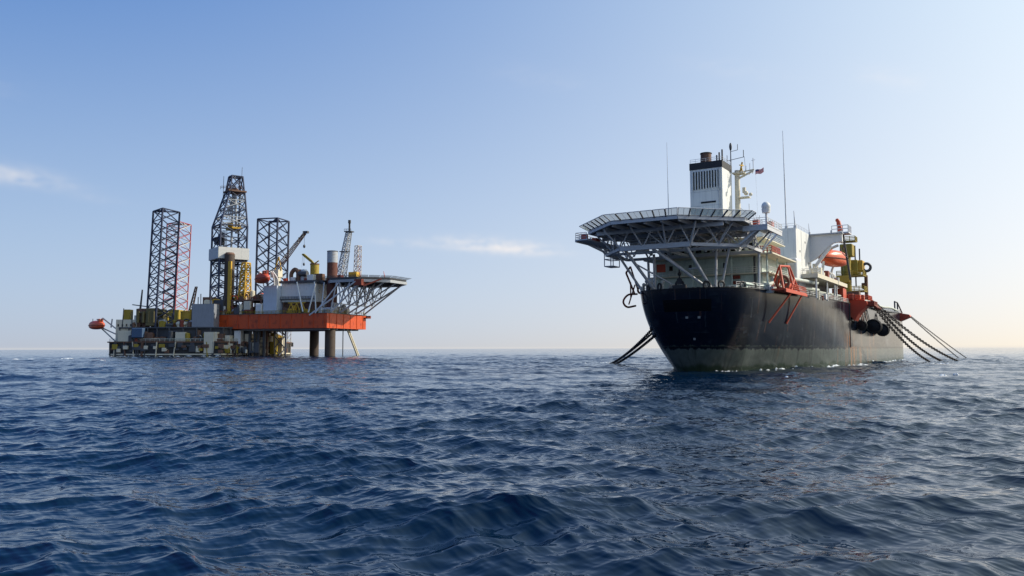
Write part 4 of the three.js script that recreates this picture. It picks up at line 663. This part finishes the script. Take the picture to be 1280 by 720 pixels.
  clutter(T, 'deck_unit', 10, 4, 30, -8, -1, 26.3, 2.5, 5, [M.cream, M.grey, M.white, M.steel], 1.8);
  clutter(hd, 'helideck_gear', 5, 12, 30, -14, -8, 47.2, 1.6, 3, [M.cream, M.rust, M.white, M.yellow], 1.2);
  // grey inclined flare boom and a tan lattice tower on the deck
  const fb = sub(T, 'flare_boom'); lattice(fb, V(25, -6.4, 46), V(25, -0.6, 78), 4.6, 2.6, 9, [M.grey, M.steel], { rc: 0.34, rb: 0.2, yaw: 0.4, flat: true }); part(fb, 'flare_platform', M.dark, (G) => G.box(V(25, -0.4, 78.6), 5, 0.6, 4).box(V(25, -3.4, 66), 5.5, 0.5, 4).rail([V(23, -2.8, 78.9), V(23, 2, 78.9)], 1.3, 1.5, 0.1, 2)); part(fb, 'flare_tip', M.black, (G) => G.cyl(V(25, -0.2, 78.6), 0.6, 6.6, 10).cyl(V(25, -0.2, 84), 0.9, 2, 10));
  const tl = sub(T, 'comms_tower'); lattice(tl, V(30, 3, 47), V(30, 3.4, 70), 3.4, 3, 7, [M.paleLattice, M.rust], { rc: 0.22, rb: 0.15, yaw: 0.3, flat: true }); part(tl, 'tower_base', M.yellow, (G) => G.rbox(V(28, 2, 50), 6, 6, 5, 0.4)); part(tl, 'tower_base', M.rust, (G) => G.rbox(V(22, -5, 49), 4, 3.5, 4, 0.3));
  // yellow derrick-like frame and machinery at the shaded end
  const yf = sub(T, 'pipe_frame'); lattice(yf, V(6, -64, 36), V(6, -63.4, 59), 5.6, 3.6, 5, [M.yellow], { rc: 0.5, rb: 0.34, yaw: 0.2, flat: true });
  part(T, 'machinery_deck', M.brown, (G) => { G.ab(1.5, 30, -71, -47.5, 34.6, 35.4).ab(4, 28, -70, -48, 26.3, 31); for (const b of [-70, -62, -55, -48.4]) G.beam(V(2, b, 26.2), V(2, b, 34.6), 0.8, 0.8); });
  clutter(T, 'machinery', 24, 1.8, 12, -70, -49, 35.4, 1.8, 4.4, [M.yellow, M.olive, M.yellow, M.rust, M.orange, M.brown, M.cream], 1.5);
  clutter(T, 'machinery', 26, 0.8, 3.2, -80, -48, 26.3, 2, 4.2, [M.brown, M.cream, M.rust, M.dark, M.grey, M.white, M.olive], 1.6);
  clutter(T, 'machinery', 8, 1, 5, -34, -14, 26.3, 2, 4, [M.olive, M.dark, M.brown, M.yellow], 1.3); part(T, 'yellow_trestle', M.yellow, (G) => { for (const b of [-26, -22, -18]) G.bar(V(1, b - 2.5, 26.3), V(1, b, 32.6), 0.35).bar(V(1, b + 2.5, 26.3), V(1, b, 32.6), 0.35); G.beam(V(1, -28, 32.6), V(1, -16, 32.6), 0.6, 0.6); });
  part(T, 'store_box', M.dark, (G) => G.rbox(V(4, -80, 31), 9, 9, 8, 0.3)); part(T, 'store_box', M.cream, (G) => G.rbox(V(2, -58, 31.6), 5, 5.4, 3, 0.3));
}
const pfThing = (name, label, cat, p, yaw = 0, group) => thing(name, label, cat, p.clone().applyAxisAngle(UPV, PF_YAW).add(PF_POS), PF_YAW + yaw, group);
lifeboat('dark red lifeboat under white davits above the pale blue block', V(-4, -43.6, 47.6), Math.PI / 2 - 0.6, 2.35, pfThing, M.red);

// ---------------------------------------------------------------- drilling jack-up behind it: derrick, three lattice legs, crowded hull
const JU_POS = V3(-185.5, 0, -520);
const rig = thing('drilling_rig', 'drilling jack-up with tall blue derrick and three lattice legs behind the orange platform', 'drilling rig', JU_POS, 0);
{
  const T = rig, Y52 = -52 * D2R;
  const outline = [[-22, -64.5], [-28, -34], [-26, 6], [-6, 22], [44, 30], [80, -14], [62, -56], [10, -68]].map(([a, b]) => V(a, b, 0));
  const hull = part(T, 'hull', paint('grimy_hull', 0.03, 0.03, 0.03, { map: streaks, rough: 0.7 }), (G) => G.flat(outline, -3, 8.5)); part(hull, 'fender_band', M.cream, (G) => { for (let k = 0; k < 8; k++) { const p = outline[k].clone().setY(1.3), q = outline[(k + 1) % 8].clone().setY(1.3); G.beam(p, q, 0.9, 0.8); } });
  part(hull, 'main_deck_sheet', M.brown, (G) => G.flat(outline.map((p) => p.clone().multiplyScalar(1.02)), 8.5, 9.3)); part(hull, 'deck_railing', M.pipe, (G) => G.rail(outline.slice(0, 5).map((p) => p.clone().setY(9.3)), 1.6, 3, 0.14, 2));
  for (let k = 0; k < 110; k++) { const f = rnd() * 3.999, i = Math.floor(f), p = outline[i].clone().lerp(outline[i + 1], f - i), s = rr(1.6, 4); part(hull, 'hull_fitting', pick([M.dark, M.brown, M.cream, M.brown, M.olive, M.dark, M.dark, M.cream]), (G) => k % 3 ? G.rbox(V3(p.x, rr(3, 7.6), p.z + rr(0, 0.8)), s, s * rr(0.5, 1), 1.6, 0.15) : G.bar(V3(p.x, 0, p.z + 0.6), V3(p.x + rr(-1.5, 1.5), 9, p.z + 0.6), 0.4, 7)); }
  for (const [a, b0, b1, y0, y1, m] of [[-27.2, -4, 2, 2, 15, M.cream], [-25, 3, 6.5, 3, 14, M.brown], [-22, 7, 10, 2, 13, M.cream], [-17, 11, 15, 2, 16, M.white], [-12, 16, 20, 2, 14, M.cream], [-4.4, 22.4, 26, 1, 12, M.cream], [10, 25.5, 28, 1, 15, M.olive], [22, 27.5, 30, 1, 12, M.cream]]) part(hull, 'side_module', m, (G) => G.ab(a, a + 9, b0, b1, y0, y1));
  clutter(hull, 'hull_fitting', 30, -26, -6, 2, 27, 2, 1.4, 3.4, [M.cream, M.dark, M.olive, M.cream, M.brown, M.dark], 2.6);
  // upper deck level and houses
  part(T, 'machinery_space', M.dark, (G) => G.flat(outline.slice(0, 4).concat(outline.slice(5)).map((p) => p.clone().multiplyScalar(0.84)), 9, 17.5));
  part(T, 'upper_deck', M.dark, (G) => G.flat(outline.map((p) => p.clone().multiplyScalar(0.93)), 17.4, 18.2)); for (let k = 0; k < 22; k++) { const f = k / 22 * 5, i = Math.floor(f), p = outline[i].clone().lerp(outline[i + 1], f - i).multiplyScalar(0.92); part(T, 'deck_post', M.dark, (G) => G.bar(p.clone().setY(9), p.clone().setY(17.4), 0.45, 7)); }
  const house = part(T, 'deckhouse', M.cream, (G) => G.ab(-20, -6, -62, -48.5, 9.3, 23).ab(-25, -20, -58, -50, 9.3, 16)); for (let k = 0; k < 5; k++) part(house, 'window', M.glass, (G) => G.ab(-20.1, -20, -61 + k * 2.6, -60 + k * 2.6, 18.6, 20.2)); part(house, 'roof_block', M.olive, (G) => G.rbox(V(-16, -56.5, 26.2), 4.2, 6.4, 5, 0.3)); part(house, 'roof_block', M.white, (G) => G.rbox(V(-14, -51, 24.4), 3.4, 2.8, 4, 0.3));
  part(T, 'tarpaulin_stack', M.blue, (G) => G.rbox(V(-26, -45, 14.5), 7, 6, 4, 0.6));
  part(T, 'store_house', paint('dull_grey_cladding', 0.24, 0.26, 0.3), (G) => G.ab(-24, -10, -13, 0.5, 18.2, 32.5)); part(T, 'store_house', M.cream, (G) => G.ab(-26.4, -20, -22, -16, 9.3, 15));
  part(T, 'end_house', M.white, (G) => G.ab(20, 34, 12, 22, 9.3, 17.2)); part(T, 'end_lattice', M.paleLattice, (G) => { for (const b of [28, 30.4]) G.bar(V(42, b, 0), V(42, b, 18), 0.24, 5); for (let k = 0; k < 6; k++) G.bar(V(42, 28, k * 3), V(42, 30.4, k * 3 + 3), 0.16, 5); });
  clutter(T, 'deck_machine', 48, -26, -20, -60, 6, 9.3, 1.6, 4.4, [M.dark, M.brown, M.cream, M.brown, M.olive, M.dark, M.cream, M.rust], 1.5);
  clutter(T, 'deck_machine', 44, -22, -8, -56, -2, 18.2, 1.6, 4.2, [M.cream, M.brown, M.brown, M.dark, M.olive, M.grey, M.rust], 1.4);
  clutter(T, 'deck_machine', 34, 0, 40, 12, 27, 9.3, 2, 5, [M.cream, M.cream, M.yellow, M.brown, M.white, M.olive], 1.5);
  for (const [b, h] of [[-58, 30], [-52, 28], [-40, 29], [-27, 27], [-15, 33], [-11, 37], [-9, 39], [-3, 40]]) part(T, 'vent_mast', M.dark, (G) => G.bar(V(-20, b, 18), V(-20, b + rr(-0.6, 0.6), h), 0.28, 6));
  part(T, 'deck_crane', M.brown, (G) => G.cyl(V(-16, -47, 18.2), 1.6, 8, 12).rbox(V(-16, -47, 28), 5, 4, 5, 0.3)); part(T, 'crane_boom', M.dark, (G) => { for (const d of [-0.8, 0.8]) G.bar(V(-16 + d, -49, 29), V(-16 + d * 0.4, -48, 42), 0.3, 6); for (let k = 0; k < 6; k++) G.bar(V(-16.8 + (k % 2) * 1.4, -49 + k * 0.16, 29 + k * 2), V(-15.4 - (k % 2) * 1.4, -48.9 + k * 0.16, 31 + k * 2), 0.16, 5); }); part(T, 'crane_arm', M.dark, (G) => G.beam(V(-18, -53, 32.4), V(-18, -44, 31.2), 0.7, 0.6));
  // second crane near the red leg
  part(T, 'deck_crane', M.olive, (G) => G.cyl(V(-2, -22, 18.2), 1.5, 12, 12)); part(T, 'crane_boom', M.brown, (G) => { for (const d of [-1, 1]) G.bar(V(-2 + d, -24, 28), V(-2 + d * 0.4, -20, 45), 0.28, 6).bar(V(-2 + d, -22, 28), V(-2 + d * 0.4, -19, 45), 0.28, 6); for (let k = 0; k < 8; k++) G.bar(V(-2.5, -24 + k * 0.5, 28 + k * 2.1), V(-2.5, -21.6 + k * 0.4, 30 + k * 2.1), 0.15, 5); });
  // jacking houses at the legs
  const jack = (a, b, m, y, s) => { const j = part(T, 'jacking_house', m, (G) => { for (let k = 0; k < 3; k++) { const t = k * 2.094 + 0.6; G.rbox(V(a + Math.cos(t) * s * 0.62, b + Math.sin(t) * s * 0.62, y + 5.5), s * 0.55, 11, s * 0.55, 0.3); } G.add(new THREE.TorusGeometry(s * 0.7, s * 0.09, 6, 20).rotateX(Math.PI / 2).translate(b, y + 8, -a)); }); for (let k = 0; k < 4; k++) part(j, 'jack_motor', m, (G) => G.cyl(V(a - s * 0.8, b - s * 0.5 + k * s * 0.33, y + 2), s * 0.1, 7, 8)); };
  jack(-14, -42.5, paint('dull_olive', 0.12, 0.1, 0.035, { map: blotches }), 19, 10); jack(50, -54.5, M.olive, 21, 13); part(T, 'jack_tank', M.yellow, (G) => G.cyl(V(-6, -22.4, 22.4), 4.8, 5.6, 22).cyl(V(-6, -22.4, 19), 3.4, 3.4, 18).cyl(V(-6, -22.4, 28), 5.0, 0.6, 22));
  // legs
  const legA = sub(T, 'leg', 'dark blue lattice leg nearest the deckhouse'); lattice(legA, V(-13, -39.4, -4), V(-13, -36.4, 93), 15.8, 15.8, 14, [M.navyLattice, paint('faded_navy_lattice', 0.05, 0.06, 0.1, { map: blotches }), M.navyLattice], { rc: 0.62, rb: 0.34, yaw: 0.28, sides: 3 }); part(legA, 'leg_platform', M.navyLattice, (G) => G.box(V(-13, -39, 92.6), 6, 0.7, 5).rail([V(-10, -42, 93), V(-10, -36, 93)], 1.4, 1.6, 0.1, 2));
  const legB = sub(T, 'leg', 'red and white lattice leg'); lattice(legB, V(50, -55.6, -4), V(50, -53.6, 94.6), 16, 16, 16, [M.redLattice, M.paleLattice], { rc: 0.42, rb: 0.26, yaw: 0.12, sides: 3 }); part(legB, 'leg_platform', M.paleLattice, (G) => G.box(V(50, -53.6, 94), 9, 0.7, 5));
  const legC = sub(T, 'leg', 'blue lattice leg standing above the orange platform'); lattice(legC, V(20, 22.2, -4), V(20, 23.1, 92), 14.8, 14.8, 11, [M.navyLattice], { rc: 0.7, rb: 0.36, yaw: 0.24 }); part(legC, 'leg_platform', M.navyLattice, (G) => G.box(V(20, 24, 91), 7, 0.6, 4).rbox(V(20, 25, 92.2), 2.4, 1, 2, 0.2));
  // derrick
  const dk = sub(T, 'derrick'), blueSteel = paint('derrick_blue', 0.035, 0.05, 0.1, { map: blotches }), yw = 0.92;
  lattice(dk, V(0, 0.2, 29), V(0, 0.6, 84.5), 17.2, 17.2, 7, [blueSteel], { rc: 0.66, rb: 0.36, yaw: yw, flat: true }); lattice(dk, V(0, 0.6, 84.5), V(0, 3.4, 107), 17.2, 9.6, 4, [blueSteel, M.grey], { rc: 0.6, rb: 0.32, yaw: yw, flat: true });
  part(dk, 'crown_platform', M.brown, (G) => G.box(V(0, 3.4, 107.4), 11.6, 1, 11.6, -yw).box(V(0, 2, 109), 6, 1.6, 4).rail([V(-7, -3.5, 108), V(-7, 10, 108)], 2, 2, 0.14, 2)); lattice(dk, V(0, 3.4, 107.4), V(0, 3.7, 117.5), 9.2, 7, 1, [blueSteel], { rc: 0.5, rb: 0.4, yaw: yw }); part(dk, 'crown_block', M.grey, (G) => G.box(V(0, 1.6, 117.8), 4, 0.9, 2).box(V(0, 6, 117.2), 4, 0.7, 2)); part(dk, 'lightning_rod', M.dark, (G) => G.bar(V(0, 7.6, 117), V(0, 7.8, 124), 0.14, 4)); part(dk, 'lightning_rod', M.dark, (G) => G.bar(V(0, -4.4, 100), V(0, -4.2, 118), 0.16, 4));
  part(dk, 'travelling_block', M.grey, (G) => { G.bar(V(0, -1, 92), V(0, 3, 106), 0.3).bar(V(0, 5, 80), V(0, 3.5, 106), 0.9, 8).bar(V(0, 1.8, 64), V(0, 2, 106), 0.7, 8); for (let k = 0; k < 5; k++) G.bar(V(-2 + k, -6 + k * 2, 90), V(2 - k, 6 - k * 1.5, 104), 0.35); }); part(dk, 'monkey_board', M.yellow, (G) => G.box(V(0, 3.5, 83), 13, 1.2, 7, -yw).rail([V(-5, -3, 83.6), V(-5, 9, 83.6)], 1.6, 1.5, 0.14, 2).box(V(-3, 2, 85), 3, 2.6, 2)); part(dk, 'racked_pipe', M.dark, (G) => { for (let k = 0; k < 12; k++) G.bar(V(-2 + (k % 4), -6.6 + k * 0.42, 54), V(-2 + (k % 4), -6 + k * 0.4, 82), 0.18, 5); }); part(dk, 'racking_gear', M.dark, (G) => { G.rbox(V(0, -6, 75), 6, 5, 4, 0.6).ball(V(-2, -4, 78), 2.4, 2, 2, 8); });
  const wind = paint('wind_wall_white', 0.6, 0.6, 0.57, { map: streaks }), wy = (k) => { const t = yw + (k + 0.5) * Math.PI / 2, r = 19.6 / Math.SQRT2; return V3(0.4 + Math.cos(t) * r, 0, Math.sin(t) * r); };
  for (let k = 0; k < 4; k++) part(dk, 'wind_wall', wind, (G) => { const p = wy(k), q = wy(k + 1), n = 4; for (let j = 0; j < n; j++) G.beam(p.clone().lerp(q, (j + 0.005) / n).setY(66), p.clone().lerp(q, (j + 0.995) / n).setY(66), 0.3, 7.4); });
  part(dk, 'racking_floor', M.dark, (G) => G.box(V(0, 0.4, 62.2), 18.6, 0.6, 18.6, -yw)); part(dk, 'drill_floor', M.brown, (G) => G.box(V(0, 0, 31), 24, 4, 24, -yw).box(V(-8, -8, 35), 7, 5, 7)); part(dk, 'substructure', M.dark, (G) => { for (const [x, z] of [[-9, -9], [9, -9], [-9, 9], [9, 9], [0, 12], [-12, 0]]) G.beam(V(z, x, 18), V(z, x, 29), 1.6, 1.6); G.box(V(0, 0, 24), 18, 9, 18, -yw); });
  clutter(dk, 'floor_gear', 10, -14, -8, -14, 6, 33, 2, 4, [M.cream, M.dark, M.grey, M.rust, M.yellow], 1.5);
  // davit beams for the free-hanging lifeboat
  for (const [p, q] of [[V(-20, -72, 18.5), V(-20, -62, 9.5)], [V(-18, -74, 19), V(-20, -62, 14)], [V(-20, -74, 23.2), V(-20, -69.5, 20.6)], [V(-20, -65, 18), V(-20, -64.4, 23.4)], [V(-20, -70.5, 24), V(-20, -62, 17.4)]]) part(T, 'davit_beam', M.grey, (G) => G.beam(p, q, 0.55, 0.7));
}
const juThing = (name, label, cat, p, yaw = 0, group) => thing(name, label, cat, p.clone().add(JU_POS), yaw, group);
lifeboat('orange lifeboat hung over the end of the drilling jack-up on grey beams', V(-20, -74, 19.4), 0.95, 2.05, juThing);


// ---------------------------------------------------------------- foam on the water
{
  const G = [], blob = (x, z, w, l, yaw, h = 0.12) => {
    const n = 9, pos = [], y = seaHeight(x, z), c = Math.cos(yaw), s = Math.sin(yaw), ring = [];
    for (let k = 0; k < n; k++) { const t = k / n * 6.283, r = rr(0.45, 1), u = Math.cos(t) * w * r, v = Math.sin(t) * l * r; ring.push([x + u * c - v * s, y - 0.05, z + u * s + v * c]); }
    for (let k = 0; k < n; k++) pos.push(x, y + h, z, ...ring[(k + 1) % n], ...ring[k]);
    const g = new THREE.BufferGeometry(); g.setAttribute('position', new THREE.Float32BufferAttribute(pos, 3)); g.computeVertexNormals(); G.push(g);
  };
  const shipPt = (a, b) => V(a, b, 0).applyAxisAngle(UPV, SHIP_YAW).add(SHIP_POS);
  for (let k = 0; k < 105; k++) { const a = 18 + 160 * Math.pow(rnd(), 1.3), hb = a < 24 ? 6.5 + (a - 12) * 0.3 : Math.min(17.5, 10 + (a - 24) * 0.16), p = shipPt(a, hb + Math.abs(rr(0.2, 3)) * rnd()); const s = rr(0.22, 0.85); blob(p.x, p.z, s * rr(0.8, 2.4), s, rr(-0.3, 0.3), 0.14 + 0.22 * rnd()); }
  for (let k = 0; k < 30; k++) { const p = shipPt(rr(3, 16), rr(3, 9)); blob(p.x, p.z, rr(0.2, 0.7), rr(0.2, 0.5), 0, 0.14); }
  for (const [cx, cz, n, sp] of [[-221, -366, 7, 6], [-207, -372, 5, 4], [118, -222, 8, 3], [175, -206, 6, 3], [150, -300, 6, 5], [42, -118, 5, 2.4], [-60, -330, 4, 5], [95, -175, 6, 3], [70, -128, 5, 2], [-150, -300, 3, 4], [20, -240, 4, 4]])
    for (let k = 0; k < n; k++) { const x = cx + rr(-sp, sp), z = cz + rr(-1, 1) * sp * 0.25, s = rr(0.35, 1) * (-cz / 220); blob(x, z, s * rr(0.9, 2), s * 0.6, rr(-0.2, 0.2), 0.25); }
  for (const [a, b] of [[143, 30.6], [161, 33.6], [156, 38.4], [224, 34], [224, 37], [75, -53], [75.5, -51.4]]) for (let k = 0; k < 3; k++) { const p = shipPt(a + rr(-1.5, 1.5), b + rr(-0.8, 0.8)); blob(p.x, p.z, rr(0.3, 0.9), rr(0.2, 0.5), 0, 0.2); }
  for (let k = 0; k < 70; k++) { const b = rr(-66, 8); blob(JU_POS.x + b, JU_POS.z + rr(26, 31) , rr(0.8, 2.6), 0.8, 0, 0.3); }
  const m = new THREE.Mesh(mergeGeometries(G), new THREE.MeshPhysicalMaterial({ name: 'foam', color: new THREE.Color().setRGB(0.75, 0.77, 0.78), roughness: 0.9, side: THREE.DoubleSide }));
  m.name = 'sea_foam'; m.userData = { kind: 'stuff', label: 'white torn foam lapping the hulls and breaking crests' }; scene.add(m);
}

scene.traverse((o) => { if (o.isMesh) { o.castShadow = true; o.receiveShadow = true; } });
renderer.render(scene, camera);
